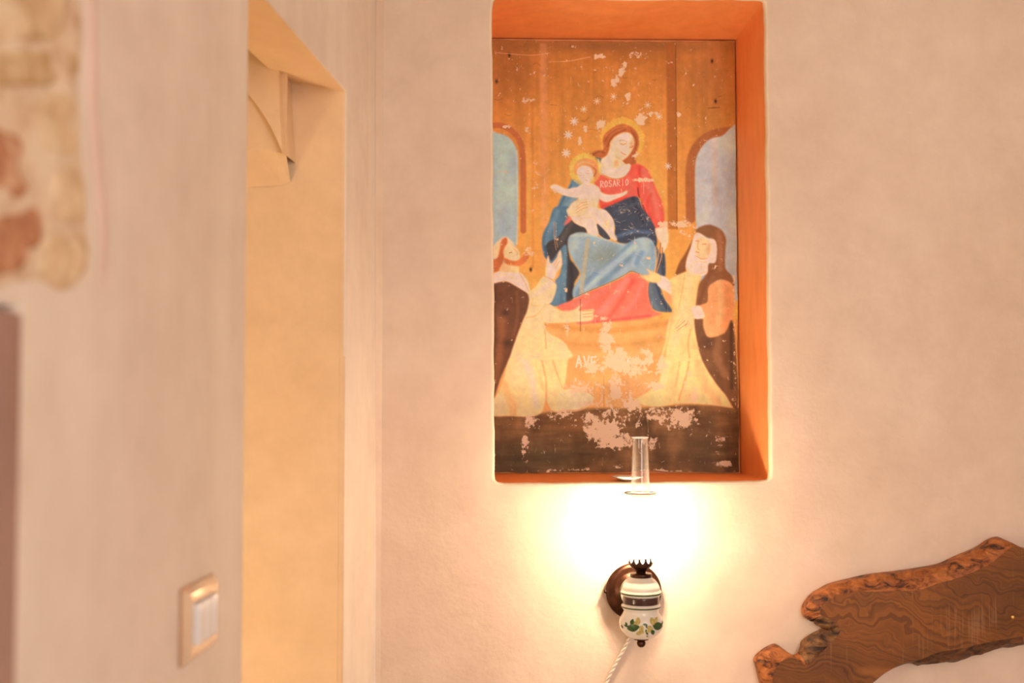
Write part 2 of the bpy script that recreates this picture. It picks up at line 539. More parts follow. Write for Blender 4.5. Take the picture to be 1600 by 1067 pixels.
def stroke(z, pts, w, c, a=1.0, soft=0.7, clip=None, smooth=True):
    # w and soft in photograph pixels
    Q = Zp(z, pts)
    P = np.array(catmull(Q, 5, False) if smooth and len(Q) > 2 else Q)
    m_ = w + soft + 3
    i0, i1 = int(max(0, (P[:, 0].min() - m_ - PX0) * GS)), int(min(GW, (P[:, 0].max() + m_ - PX0) * GS + 2))
    j0, j1 = int(max(0, (P[:, 1].min() - m_ - PY0) * GS)), int(min(GH, (P[:, 1].max() + m_ - PY0) * GS + 2))
    if i1 <= i0 or j1 <= j0: return
    X, Y = gx[j0:j1, i0:i1], gy[j0:j1, i0:i1]
    d2 = np.full(X.shape, 1e9)
    for (xa, ya), (xb, yb) in zip(P[:-1], P[1:]):
        L = (xb - xa) ** 2 + (yb - ya) ** 2 + 1e-9
        t = np.clip(((X - xa) * (xb - xa) + (Y - ya) * (yb - ya)) / L, 0, 1)
        d2 = np.minimum(d2, (X - xa - t * (xb - xa)) ** 2 + (Y - ya - t * (yb - ya)) ** 2)
    m = np.clip((w / 2 + soft / 2 - np.sqrt(d2)) / max(soft, 0.3), 0, 1)
    m = m * m * (3 - 2 * m) * a
    sl = (slice(j0, j1), slice(i0, i1))
    if clip is not None:
        full = np.zeros((GH, GW)); full[clip[0]] = clip[1]; m = m * full[sl]
    lay(sl, m, c, 0.04)
def blob(z, x, y, rx, ry, c, a=1.0, rot=0.0, clip=None):
    (px, py), = Zp(z, [(x, y)]); s = ZO[z][2]; rx, ry = rx / s, ry / s
    X, Y = gx - px, gy - py
    ca, sa = math.cos(rot), math.sin(rot)
    q = ((X * ca + Y * sa) / rx) ** 2 + ((-X * sa + Y * ca) / ry) ** 2
    m = np.exp(-q * 1.6) * a
    if clip is not None:
        full = np.zeros((GH, GW)); full[clip[0]] = clip[1]; m = m * full
    sl = (slice(0, GH), slice(0, GW)); lay(sl, m, c, 0.03)
PN = vnoise(24, 40, 5)
# --- ground: ochre apse with pilasters and two arched windows
t = np.clip((gy - 63) / 420, 0, 1)[..., None]
top, mid_ = np.array([176, 113, 46]) / 255, np.array([212, 158, 74]) / 255
img[:] = top * (1 - t) + mid_ * t
img *= (1 + (vnoise(70, 110, 11)[..., None] - 0.5) * 0.32) * (1 + (vnoise(9, 160, 12)[..., None] - 0.5) * 0.16)
blob(0, 960, 300, 120, 130, (218, 162, 78), 0.55)
blob(0, 800, 120, 60, 60, (140, 88, 40), 0.5); blob(0, 1110, 110, 50, 60, (140, 92, 48), 0.55); blob(0, 960, 70, 260, 14, (136, 90, 45), 0.8)
poly(0, [(846, 66), (857, 66), (858, 420), (847, 420)], (206, 146, 88), 0.6, 3, False)
stroke(0, [(834, 160), (834, 420)], 5, (150, 92, 40), 0.3, 5)
poly(0, [(1046, 66), (1061, 66), (1061, 360), (1046, 360)], (150, 88, 36), 0.7, 2, False)
stroke(0, [(1061, 70), (1061, 360)], 1.2, (110, 66, 30), 0.8)
stroke(0, [(1072, 120), (1074, 360)], 8, (196, 134, 66), 0.2, 6)
stroke(0, [(826, 240), (826, 410)], 14, (224, 160, 78), 0.5, 8)
stroke(1, [(0, 690), (80, 680), (150, 715), (195, 790), (205, 920), (205, 1067), (205, 1250)], 9, (168, 96, 52), 0.85, 3)
lw = poly(1, [(-40, 722), (60, 722), (125, 745), (165, 800), (178, 880), (176, 1050), (174, 1200), (165, 1330), (100, 1420), (-40, 1420)], (150, 178, 180), 1, 2, True)
blob(1, 60, 1100, 120, 220, (166, 190, 190), 0.5, 0, lw); stroke(1, [(170, 820), (176, 1100), (170, 1320)], 3, (196, 196, 150), 0.6, 4)
stroke(1, [(1110, 1180), (1112, 900), (1150, 790), (1230, 725), (1340, 705)], 15, (150, 92, 48), 0.9, 4)
rw = poly(1, [(1138, 1180), (1137, 900), (1160, 815), (1210, 755), (1280, 733), (1400, 725), (1400, 1560), (1180, 1560), (1150, 1300)], (170, 178, 168), 1, 2, True)
stroke(1, [(1240, 730), (1245, 1100)], 9, (190, 168, 132), 0.4, 6, rw); blob(1, 1300, 1300, 80, 200, (160, 168, 156), 0.6, 0, rw)
# --- throne base, step and floor
poly(0, [(764, 500), (880, 506), (1060, 500), (1155, 500), (1155, 745), (764, 745)], (206, 154, 84), 1, 2, False)
for yy, c, w in ((512, (186, 130, 62), 8), (524, (214, 164, 92), 9), (536, (190, 138, 72), 6), (552, (212, 164, 94), 10), (575, (196, 146, 80), 14), (600, (206, 156, 90), 14)):
    stroke(0, [(830, yy - 6), (900, yy + 4), (970, yy + 6), (1040, yy - 4), (1060, yy - 10)], w, c, 0.6, 6)
blob(0, 1000, 605, 50, 22, (196, 150, 92), 0.7)
fl = polymask([(760, 652), (830, 650), (900, 640), (1000, 640), (1080, 634), (1160, 636), (1160, 745), (760, 745)], False, 3)
lay(fl[0], fl[1], (112, 82, 46), 0.2)
blob(0, 840, 715, 120, 32, (74, 64, 38), 0.8, 0, fl); blob(0, 1100, 700, 70, 40, (96, 78, 48), 0.7, 0, fl); blob(0, 900, 665, 60, 20, (140, 98, 52), 0.7, 0, fl)
img[fl[0]] *= 1 - fl[1][..., None] * (vnoise(60, 8, 31)[fl[0]][..., None] - 0.5) * 0.4
# --- stars
def star(z, x, y, r, a):
    for k in range(8):
        q = k * math.pi / 4 + 0.2
        stroke(z, [(x - r * math.cos(q), y - r * math.sin(q)), (x + r * math.cos(q), y + r * math.sin(q))], 0.9, (238, 226, 196), a, 0.8)
    blob(z, x, y, r * .6, r * .6, (240, 230, 205), a)
for x, y, r, a in ((375, 130, 42, .8), (315, 265, 44, .95), (295, 445, 44, .95), (470, 10, 34, .35), (1215, 80, 34, .35), (1300, 570, 34, .5)): star(2, x, y, r, a)
for x, y in ((605, 545), (880, 565), (695, 520)): star(1, x, y, 20, .3)
# --- seated figure: halo, mantle, dress
def halo(z, x, y, r, w, c, n=80):
    for k in range(n):
        q = 2 * math.pi * k / n; r1 = r * (0.98 + 0.10 * rng.random()); r0 = r1 - w
        stroke(z, [(x + r0 * math.cos(q), y + r0 * math.sin(q)), (x + r1 * math.cos(q), y + r1 * math.sin(q))], 2.2, np.array(c) * (0.94 + 0.12 * rng.random()), 0.6, 1.6)
blob(2, 850, 310, 190, 190, (226, 172, 78), 0.6); halo(2, 850, 305, 205, 55, (232, 186, 74))
SK, SKS = (243, 206, 152), (208, 142, 84)
poly(2, [(360, 700), (450, 735), (440, 800), (400, 900), (330, 980), (290, 1075), (160, 1090), (190, 1030), (240, 890), (310, 790)], (92, 128, 136), 1, 2)
stroke(2, [(380, 900), (300, 960), (230, 1060)], 8, (120, 152, 152), .6, 5)
stroke(2, [(345, 760), (300, 830), (240, 950), (190, 1070)], 3, (60, 92, 104), .6, 3)
poly(2, [(580, 480), (640, 490), (650, 540), (600, 540)], (70, 96, 100), .9, 2)
ml = poly(3, [(160, -20), (110, 110), (62, 200), (48, 280), (58, 380), (90, 440), (150, 480), (215, 420), (210, 560), (150, 650), (110, 820), (180, 850), (270, 815), (285, 480), (270, 330), (260, 200), (280, 60), (300, -20)], (78, 116, 128), 1, 2)
stroke(3, [(190, 20), (120, 180), (90, 300)], 7, (108, 142, 150), .6, 6, ml); stroke(3, [(230, 560), (190, 700), (170, 820)], 10, (98, 132, 140), .6, 7, ml)
stroke(3, [(250, 330), (245, 500), (240, 780)], 6, (104, 140, 146), .6, 5, ml); stroke(3, [(80, 330), (95, 420)], 6, (56, 84, 96), .7, 5, ml)
DK = (62, 62, 58)
dk = poly(3, [(300, 90), (250, 150), (190, 240), (100, 290), (90, 350), (130, 450), (190, 370), (260, 310), (270, 480), (262, 815), (330, 765), (330, 650), (375, 560), (330, 480), (290, 420), (280, 280), (340, 210), (440, 205), (420, 150), (340, 120)], DK, 1, 2)
stroke(3, [(300, 120), (260, 200), (200, 300)], 8, (92, 92, 82), .5, 6, dk); stroke(3, [(300, 480), (310, 600), (295, 760)], 5, (46, 48, 52), .7, 4, dk)
poly(3, [(240, 130), (300, 30), (320, 80), (262, 130)], (214, 110, 96), .9, 2)
dress = poly(2, [(930, 560), (1000, 548), (1080, 590), (1130, 670), (1185, 800), (1240, 930), (1262, 1067), (1240, 1180), (1140, 1210), (1090, 1100), (1040, 1000), (1000, 880), (720, 1030), (640, 1000), (610, 900), (590, 800), (570, 700), (620, 640), (700, 690), (800, 702), (880, 670)], (225, 90, 68), 1, 1.5)
stroke(2, [(1060, 620), (1110, 760), (1170, 920), (1200, 1080)], 9, (240, 122, 96), .6, 7, dress); stroke(2, [(1020, 580), (1010, 720), (1005, 850)], 5, (178, 60, 44), .6, 5, dress)
stroke(2, [(1000, 790), (1010, 860), (1060, 990), (1100, 1090)], 2.2, (104, 44, 36), .75, 2, dress); stroke(2, [(640, 980), (760, 930), (900, 880)], 5, (190, 62, 44), .6, 4, dress)
stroke(2, [(900, 680), (930, 760), (900, 860)], 7, (236, 112, 90), .5, 7, dress); stroke(2, [(1130, 850), (1090, 960), (1130, 1100)], 4, (196, 66, 52), .5, 4, dress); blob(2, 700, 760, 90, 50, (236, 120, 96), .5, 0, dress)
nv = poly(3, [(560, 12), (700, -60), (877, -122), (931, -22), (1000, 70), (1055, 180), (1062, 290), (1040, 320), (960, 265), (880, 265), (800, 300), (720, 285), (680, 240), (690, 150), (640, 60)], (58, 68, 76), 1, 1.5)
poly(3, [(520, 110), (600, 170), (650, 250), (610, 260), (550, 215), (530, 180)], (64, 68, 70), 1, 1)
stroke(3, [(720, 230), (860, 190), (1000, 200)], 6, (80, 106, 128), .7, 5, nv); stroke(3, [(850, -100), (900, 20), (940, 100)], 6, (42, 48, 54), .7, 5, nv); stroke(3, [(700, 10), (800, -20), (880, -60)], 5, (84, 96, 98), .5, 5, nv)
for k in range(70):
    a, b = rng.uniform(620, 1050), rng.uniform(-110, 280); q = rng.uniform(0, 3.14); L = rng.uniform(12, 45)
    stroke(3, [(a, b), (a + L * math.cos(q) * .5 + rng.normal() * 5, b + L * math.sin(q) * .4), (a + L * math.cos(q), b + L * math.sin(q) * .7)], .6, (196, 178, 148), rng.uniform(.3, .8), .7, nv)
lap = poly(3, [(275, 280), (300, 225), (380, 198), (480, 215), (620, 262), (720, 295), (800, 295), (880, 252), (960, 240), (1020, 270), (1045, 340), (1050, 450), (1030, 545), (970, 590), (900, 565), (830, 542), (760, 580), (640, 640), (520, 690), (450, 720), (380, 765), (325, 775), (320, 700), (385, 570), (340, 480), (290, 380)], (134, 162, 160), 1, 1.5)
blob(3, 570, 400, 170, 110, (120, 136, 118), .75, 0, lap); blob(3, 330, 320, 50, 90, (168, 188, 180), .7, 0.3, lap)
stroke(3, [(560, 560), (690, 450), (800, 340), (850, 290)], 9, (78, 112, 132), .65, 7, lap); stroke(3, [(420, 690), (560, 570), (700, 460), (860, 320)], 10, (168, 192, 192), .75, 8, lap)
stroke(3, [(560, 660), (720, 520), (860, 400)], 9, (92, 128, 146), .6, 8, lap); stroke(3, [(360, 740), (440, 640), (520, 560)], 8, (88, 124, 142), .6, 7, lap)
stroke(3, [(700, 600), (840, 480), (960, 330)], 12, (162, 184, 178), .6, 10, lap); stroke(3, [(880, 470), (900, 420), (930, 380)], 8, (96, 134, 154), .7, 7, lap)
stroke(3, [(1020, 300), (1035, 420), (1015, 540)], 6, (112, 148, 160), .7, 6, lap); blob(3, 960, 280, 70, 40, (172, 190, 178), .6, 0, lap)
stroke(3, [(300, 230), (480, 225), (640, 270), (760, 300)], 4, (176, 190, 168), .7, 4, lap); stroke(3, [(450, 270), (420, 500), (390, 740)], 6, (184, 166, 112), .6, 3, lap)
for k in range(40):
    a, b = rng.uniform(300, 1040), rng.uniform(240, 700); q = rng.uniform(-1.2, 1.2); L = rng.uniform(15, 60)
    stroke(3, [(a, b), (a + L * math.cos(q) * .5, b + L * math.sin(q) * .6), (a + L * math.cos(q), b + L * math.sin(q))], .5, (206, 206, 178), rng.uniform(.2, .6), .7, lap)
stroke(3, [(330, 772), (460, 716), (640, 640), (760, 580), (830, 540), (900, 562)], 1.0, (92, 96, 66), .8, 1)
tail = poly(3, [(1050, 310), (1090, 380), (1130, 390), (1135, 570), (1100, 600), (1085, 650), (1115, 760), (1190, 880), (1150, 900), (1020, 870), (978, 740), (990, 640), (1050, 560), (1060, 420)], (76, 92, 98), 1, 1.5)
stroke(3, [(1000, 660), (1010, 780), (1060, 880)], 7, (104, 124, 124), .6, 6, tail); stroke(3, [(1110, 400), (1115, 560)], 6, (48, 56, 64), .7, 5, tail); stroke(3, [(1060, 660), (1090, 760), (1150, 870)], 5, (44, 54, 66), .7, 5, tail)
sk = poly(3, [(180, 852), (300, 800), (440, 732), (640, 652), (760, 592), (830, 555), (920, 575), (980, 640), (980, 730), (1010, 860), (1050, 895), (1100, 915), (980, 950), (800, 975), (600, 988), (450, 1002), (360, 1008), (330, 960), (250, 900)], (230, 114, 86), 1, 1.5)
stroke(3, [(560, 900), (680, 760), (790, 620)], 11, (240, 134, 112), .7, 9, sk); stroke(3, [(640, 940), (740, 800), (850, 620)], 6, (206, 80, 66), .6, 6, sk); stroke(3, [(760, 900), (870, 780), (930, 640)], 9, (238, 126, 104), .6, 8, sk)
stroke(3, [(330, 850), (450, 800), (600, 700)], 8, (236, 124, 104), .5, 8, sk); stroke(3, [(500, 990), (750, 960), (1000, 930)], 4, (206, 74, 66), .6, 4, sk)
# head, hair, neck
nk = poly(2, [(735, 370), (705, 440), (650, 495), (635, 560), (700, 620), (810, 620), (880, 555), (830, 500)], SK, 1, 2)
blob(2, 790, 540, 40, 60, SKS, .75, .3, nk); blob(2, 690, 520, 30, 60, (250, 222, 172), .6, .3, nk)
HR = (170, 98, 50)
hr = poly(2, [(655, 320), (672, 260), (740, 200), (830, 158), (920, 170), (990, 230), (1015, 310), (1005, 400), (970, 470), (985, 545), (905, 560), (850, 510), (900, 430), (940, 330), (900, 240), (800, 270), (740, 330), (715, 420), (690, 470), (640, 492), (560, 475), (535, 450), (600, 415), (660, 405)], HR, 1, 2)
for q in ([(680, 320), (740, 230), (850, 185)], [(700, 380), (760, 270), (880, 210)], [(960, 240), (990, 330), (970, 440)], [(940, 220), (965, 320), (945, 440)]): stroke(2, q, 2, (128, 70, 34), .6, 2.5, hr)
stroke(2, [(690, 270), (780, 200), (900, 175)], 2, (196, 126, 68), .6, 2.5, hr); stroke(2, [(560, 460), (620, 430), (670, 440)], 2, (120, 68, 36), .6, 2)
fc = poly(2, [(800, 268), (870, 238), (930, 250), (962, 300), (962, 370), (930, 440), (885, 490), (835, 516), (785, 490), (742, 430), (738, 350), (760, 300)], SK, 1, 1.5)
blob(2, 945, 360, 28, 90, (214, 152, 96), .8, .1, fc); blob(2, 800, 420, 40, 60, (236, 184, 126), .6, 0, fc); blob(2, 800, 490, 60, 26, (214, 154, 98), .7, .5, fc); blob(2, 850, 280, 60, 30, (250, 222, 176), .7, 0, fc)
stroke(2, [(820, 322), (850, 312), (895, 330)], .8, (142, 84, 46), .7); stroke(2, [(830, 350), (860, 358), (885, 345)], 1.3, (120, 70, 42), .65, 1.3); stroke(2, [(920, 385), (940, 385), (955, 370)], 1.2, (120, 70, 42), .6, 1.3); stroke(2, [(918, 345), (945, 345)], .7, (150, 92, 52), .6)
stroke(2, [(895, 340), (885, 390), (865, 415), (885, 422)], 1.0, (206, 136, 86), .6, 1.2); stroke(2, [(835, 432), (855, 448), (885, 460)], 1.5, (196, 84, 62), .65, 1.3); stroke(2, [(840, 470), (865, 478)], 1.0, (214, 146, 96), .8); stroke(2, [(742, 320), (730, 350), (742, 375)], 1.6, (236, 184, 128), .8)
blob(2, 858, 345, 34, 22, (206, 146, 96), .45, .1, fc); blob(2, 938, 372, 22, 18, (200, 138, 90), .4, 0, fc); blob(2, 880, 400, 16, 30, (250, 224, 178), .4, .2, fc)
cl = poly(2, [(608, 500), (640, 556), (700, 600), (800, 602), (870, 560), (925, 552), (915, 620), (850, 680), (760, 694), (680, 664), (625, 640)], (236, 216, 168), 1, 1.5)
for q in ([(650, 580), (720, 630), (830, 630), (900, 585)], [(640, 620), (720, 665), (840, 655)]): stroke(2, q, 1, (200, 170, 112), .7, 1.2, cl)
stroke(2, [(630, 640), (700, 676), (780, 698), (870, 676), (925, 610)], 1.2, (176, 110, 66), .7, 1)
# lettering on the dress
def letters(z, word, x, y, w, h, slant, dy, c, a, wd):
    G = {'R': [[(0, 1), (0, 0), (.7, .1), (.7, .4), (0, .5), (.8, 1)]], 'O': [[(.4, 0), (0, .4), (.2, 1), (.7, .8), (.75, .3), (.4, 0)]], 'S': [[(.75, .1), (.2, 0), (.1, .4), (.7, .6), (.6, 1), (0, .9)]],
         'A': [[(0, 1), (.4, 0), (.8, 1)], [(.15, .65), (.65, .65)]], 'I': [[(.4, 0), (.4, 1)]], 'V': [[(0, 0), (.4, 1), (.8, 0)]], 'E': [[(.7, 0), (0, 0), (0, 1), (.7, 1)], [(0, .5), (.6, .5)]], 'M': [[(0, 1), (.1, 0), (.4, .7), (.7, 0), (.8, 1)]]}
    for i, ch in enumerate(word):
        for q in G.get(ch, []):
            stroke(z, [(x + i * w + p[0] * w * .85, y + dy * i + p[1] * h + slant * p[0]) for p in q], wd, c, a, .8, None, False)
letters(2, 'ROSARIO', 632, 722, 41, 62, -3, -3.5, (246, 206, 168), .75, 1.2)
# hands
def hand(z, pts, c=SK, line=(188, 122, 70)):
    r = poly(z, pts, c, 1, 1.2); Q = Zp(z, pts); s = ZO[z]
    stroke(0, Q + [Q[0]], .7, line, .35, .8)
    return r
hand(3, [(1048, 165), (1110, 150), (1150, 140), (1165, 240), (1150, 320), (1112, 372), (1092, 290), (1062, 240)])
for q in ([(1090, 290), (1075, 400), (1045, 545)], [(1105, 330), (1100, 420), (1060, 540)]):
    stroke(3, q, 1.6, (186, 142, 92), .9, 1); stroke(3, [(a + 6, b) for a, b in q], .8, (70, 50, 40), .8, 1)
# child
blob(2, 490, 600, 120, 120, (228, 178, 84), .7); halo(2, 480, 605, 150, 50, (234, 194, 84), 60)
CH = (247, 216, 164)
arm = hand(2, [(138, 772), (190, 755), (300, 800), (410, 788), (420, 880), (330, 876), (240, 850), (150, 800)], CH)
bd = poly(2, [(395, 800), (470, 745), (540, 745), (625, 800), (618, 900), (600, 980), (640, 1070), (500, 1100), (400, 1070), (375, 960), (420, 890)], CH, 1, 1.5)
blob(2, 560, 960, 40, 90, (226, 172, 114), .6, 0, bd); blob(2, 400, 880, 24, 40, (226, 170, 112), .6, 0, bd); stroke(2, [(450, 850), (470, 870), (540, 868)], .8, (222, 164, 108), .6, 1.2); stroke(2, [(480, 755), (500, 775), (530, 765)], .8, (206, 140, 84), .7, 1)
hand(2, [(598, 770), (640, 830), (720, 855), (830, 840), (892, 812), (884, 850), (790, 892), (700, 926), (630, 905), (585, 840)], CH)
lg = poly(3, [(278, -10), (560, -10), (640, 36), (682, 110), (684, 200), (710, 268), (660, 255), (600, 180), (530, 120), (545, 210), (530, 225), (460, 208), (430, 160), (375, 138), (318, 90)], CH, 1, 1.2)
stroke(3, [(400, 130), (385, 90), (420, 70), (500, 75), (540, 120)], .8, (200, 138, 82), .7, 1); blob(3, 620, 130, 40, 60, (224, 170, 112), .6, 0, lg); blob(3, 460, 40, 70, 30, (238, 196, 142), .6, 0, lg); stroke(3, [(560, 20), (600, 100), (650, 180)], .7, (206, 146, 90), .6, 1)
hand(2, [(308, 1010), (355, 935), (440, 903), (515, 905), (505, 990), (450, 1060), (330, 1070)], (240, 198, 140))
for q in ([(390, 985), (440, 940), (500, 925)], [(385, 1010), (450, 965), (505, 950)], [(390, 1035), (450, 995), (500, 980)]): stroke(2, q, .8, (176, 112, 64), .8, .9)
ch = poly(2, [(370, 640), (378, 560), (430, 508), (500, 498), (570, 525), (608, 590), (602, 665), (565, 690), (545, 620), (470, 585), (415, 600), (405, 660)], (206, 142, 82), 1, 2)
stroke(2, [(410, 560), (470, 530), (560, 560)], 2.5, (232, 178, 112), .6, 3, ch); stroke(2, [(560, 590), (590, 620), (570, 670)], 2, (150, 92, 50), .7, 2, ch)
cf = poly(2, [(405, 612), (450, 575), (520, 580), (555, 630), (552, 695), (510, 745), (470, 748), (428, 705), (408, 660)], (249, 222, 176), 1, 1.5)
blob(2, 540, 700, 22, 40, (230, 176, 120), .7, 0, cf)
for q, w in (([(418, 662), (445, 668)], 1.1), ([(490, 645), (520, 645)], 1.1), ([(470, 660), (465, 690), (480, 694)], .7), ([(478, 712), (500, 715)], 1.0), ([(415, 640), (445, 640)], .6), ([(485, 620), (520, 620)], .6)): stroke(2, q, w, (150, 90, 56), .6, 1.1)
# --- kneeling figure in a dark cloak, left
rb = poly(6, [(225, -60), (330, -20), (345, 150), (420, 188), (472, 250), (462, 400), (445, 490), (430, 600), (380, 602), (346, 545), (320, 612), (260, 637), (150, 632), (20, 628), (20, 560), (70, 510), (110, 400), (130, 300), (170, 150)], (235, 196, 126), 1, 1.5)
stroke(6, [(300, 20), (300, 200), (345, 420), (346, 560)], 3, (196, 146, 78), .6, 3, rb); stroke(6, [(350, 180), (390, 330), (440, 470)], 3, (204, 156, 86), .6, 3, rb); stroke(6, [(190, 250), (260, 400), (290, 580)], 10, (246, 220, 160), .6, 8, rb); stroke(6, [(110, 460), (150, 560), (160, 625)], 14, (206, 146, 82), .5, 10, rb)
stroke(6, [(430, 220), (450, 320), (440, 440)], 6, (240, 198, 116), .6, 5, rb); stroke(6, [(230, 130), (280, 300), (330, 480)], 5, (214, 168, 98), .5, 5, rb)
poly(6, [(430, 490), (540, 488), (622, 530), (560, 592), (480, 607), (420, 598)], (238, 200, 138), .95, 2); stroke(6, [(440, 600), (540, 595), (600, 550)], 1.5, (180, 126, 70), .7, 1.5)
r2 = poly(4, [(240, 400), (330, 470), (345, 545), (400, 510), (470, 428), (562, 490), (532, 620), (480, 660), (445, 720), (480, 860), (600, 940), (650, 1000), (660, 1080), (180, 1080), (230, 960), (290, 800), (335, 680), (340, 580), (270, 500)], (236, 200, 132), 1, 1.2)
stroke(4, [(350, 600), (420, 560), (520, 480)], 6, (246, 220, 160), .6, 6, r2); stroke(4, [(320, 760), (400, 740), (450, 690)], 1.5, (196, 146, 80), .7, 1.5, r2); stroke(4, [(440, 720), (470, 850), (480, 1000)], 2.5, (200, 150, 82), .6, 2.5, r2); stroke(4, [(380, 600), (370, 660), (440, 660)], 2, (210, 162, 94), .6, 2, r2)
ck = poly(4, [(0, 500), (60, 480), (160, 468), (260, 510), (342, 580), (335, 690), (290, 800), (230, 960), (190, 1080), (120, 1240), (60, 1420), (0, 1460), (-40, 1400), (-40, 600)], (98, 66, 42), 1, 1.2, True, .1)
stroke(4, [(130, 780), (120, 1000), (80, 1250)], 11, (146, 96, 52), .5, 9, ck); stroke(4, [(250, 560), (255, 750), (210, 950)], 5, (122, 82, 50), .6, 5, ck); blob(4, 160, 720, 40, 30, (56, 42, 32), .7, 0, ck); blob(4, 180, 960, 60, 40, (60, 44, 30), .7, 0, ck); stroke(4, [(70, 520), (60, 900), (50, 1250)], 8, (70, 48, 34), .6, 7, ck)
poly(4, [(20, 440), (130, 385), (260, 392), (332, 465), (347, 560), (250, 512), (160, 470), (20, 495)], (240, 212, 166), 1, 1.2); stroke(4, [(270, 400), (310, 470), (345, 550)], 1.2, (190, 138, 86), .7, 1); stroke(4, [(60, 440), (160, 420), (260, 470)], 3, (224, 186, 136), .6, 4)
nk2 = poly(4, [(130, 330), (250, 330), (262, 400), (200, 400), (120, 390)], (228, 180, 118), 1, 1.5)
hd = poly(4, [(52, 260), (62, 200), (110, 145), (160, 118), (205, 150), (235, 195), (268, 235), (272, 300), (240, 335), (180, 318), (140, 300), (100, 310)], (238, 196, 136), 1, 1.5)
poly(4, [(128, 150), (165, 122), (176, 165), (145, 225), (150, 290), (125, 350), (90, 395), (55, 370), (40, 310), (95, 285), (112, 230)], (178, 104, 54), 1, 1.5); poly(4, [(150, 285), (210, 305), (262, 300), (330, 240), (347, 285), (295, 338), (240, 347), (165, 330)], (186, 112, 58), 1, 1.5)
stroke(4, [(190, 245), (212, 240)], 1.1, (110, 68, 40), .8, .8); stroke(4, [(230, 215), (255, 240), (250, 262)], .9, (190, 124, 74), .8, .8)
hand(4, [(483, 440), (484, 330), (500, 262), (516, 330), (560, 290), (582, 238), (600, 228), (607, 340), (565, 400), (545, 452)])
for q in ([(545, 345), (572, 290)], [(555, 365), (590, 310)]): stroke(4, q, .7, (180, 116, 66), .8, .8)
stroke(4, [(470, 430), (520, 450), (560, 490)], 1.0, (180, 124, 70), .8, .9)
hand(4, [(440, 700), (500, 652), (600, 702), (700, 692), (768, 648), (742, 702), (855, 688), (856, 720), (840, 780), (700, 792), (560, 802), (465, 790)], (236, 194, 130))
for q in ([(770, 705), (850, 700)], [(770, 730), (850, 722)], [(770, 752), (845, 748)]): stroke(4, q, .8, (172, 108, 60), .8, .8)
for q in ([(545, 0), (548, 120), (562, 220)], [(560, 0), (562, 120), (575, 200)]): stroke(4, q, .9, (198, 152, 96), .8, .8)
# --- kneeling figure in a brown veil, right
rb = poly(7, [(355, -20), (500, -20), (510, 150), (580, 290), (660, 410), (760, 490), (765, 550), (600, 530), (410, 522), (280, 542), (180, 532), (128, 502), (210, 450), (280, 380), (310, 220)], (232, 188, 116), 1, 1.5)
stroke(7, [(470, 100), (460, 300), (400, 500)], 3, (190, 136, 70), .6, 3, rb); stroke(7, [(530, 250), (560, 400), (640, 520)], 14, (218, 160, 98), .6, 10, rb); stroke(7, [(370, 100), (340, 260), (300, 420)], 7, (242, 208, 140), .6, 6, rb); stroke(7, [(420, 40), (410, 250), (380, 420)], 3, (204, 152, 82), .5, 3, rb)
poly(5, [(478, 148), (405, 280), (350, 370), (328, 465), (400, 425), (425, 340), (465, 220)], (120, 78, 42), 1, 1.2)
vl = poly(5, [(488, 105), (550, 68), (620, 68), (690, 108), (718, 170), (712, 270), (712, 390), (757, 450), (775, 530), (690, 482), (612, 512), (582, 560), (572, 650), (478, 682), (490, 580), (512, 510), (560, 440), (582, 360), (636, 340), (640, 200), (570, 150), (515, 128)], (132, 90, 54), 1, 1.2)
stroke(5, [(660, 110), (680, 250), (670, 400)], 7, (162, 116, 76), .6, 6, vl); stroke(5, [(600, 420), (540, 560), (510, 660)], 6, (112, 74, 44), .6, 5, vl); poly(5, [(490, 105), (550, 70), (615, 72), (600, 165), (540, 140)], (116, 84, 50), .8, 3)
rb2 = poly(5, [(278, 492), (420, 420), (525, 445), (502, 520), (480, 680), (470, 780), (490, 950), (525, 1080), (228, 1080), (270, 920), (310, 700), (288, 650)], (234, 192, 118), 1, 1.2)
stroke(5, [(440, 450), (400, 650), (330, 950)], 12, (240, 206, 138), .5, 10, rb2); stroke(5, [(400, 440), (380, 560), (350, 700)], 2, (206, 156, 86), .5, 2, rb2); stroke(5, [(300, 720), (270, 900), (240, 1060)], 4, (202, 150, 82), .6, 4, rb2); stroke(5, [(440, 860), (420, 960), (430, 1067)], 3, (204, 150, 80), .6, 3, rb2)
poly(5, [(480, 135), (520, 128), (570, 165), (640, 190), (636, 340), (582, 352), (570, 432), (510, 447), (420, 412), (412, 345), (450, 230)], (242, 214, 170), 1, 1.2)
stroke(5, [(430, 400), (480, 345), (570, 350)], 2, (206, 170, 122), .7, 2); stroke(5, [(425, 405), (500, 435), (565, 420)], 1.5, (200, 160, 112), .7, 1.5); stroke(5, [(440, 370), (500, 385), (570, 380)], 1.5, (212, 178, 130), .6, 1.5)
nf = poly(5, [(488, 172), (530, 158), (588, 178), (604, 250), (572, 318), (522, 328), (486, 292), (476, 230)], (236, 188, 132), 1, 1.5)
blob(5, 585, 250, 20, 70, (214, 152, 96), .7, 0, nf)
for q, w in (([(487, 186), (510, 186)], 1.5), ([(535, 210), (565, 208)], 1.6), ([(505, 190), (500, 240), (515, 250)], .9), ([(487, 268), (510, 275)], 1.5), ([(485, 300), (530, 322), (575, 318)], .9)): stroke(5, q, w, (160, 98, 58), .65, 1.2)
slv = poly(5, [(578, 545), (620, 502), (690, 480), (770, 530), (775, 700), (745, 840), (700, 882), (580, 917), (530, 830), (545, 760), (508, 682), (572, 650)], (216, 156, 96), 1, 1.5)
stroke(5, [(660, 500), (680, 640), (650, 800)], 8, (232, 178, 114), .6, 7, slv); stroke(5, [(720, 520), (735, 680), (700, 860)], 8, (196, 134, 80), .6, 7, slv)
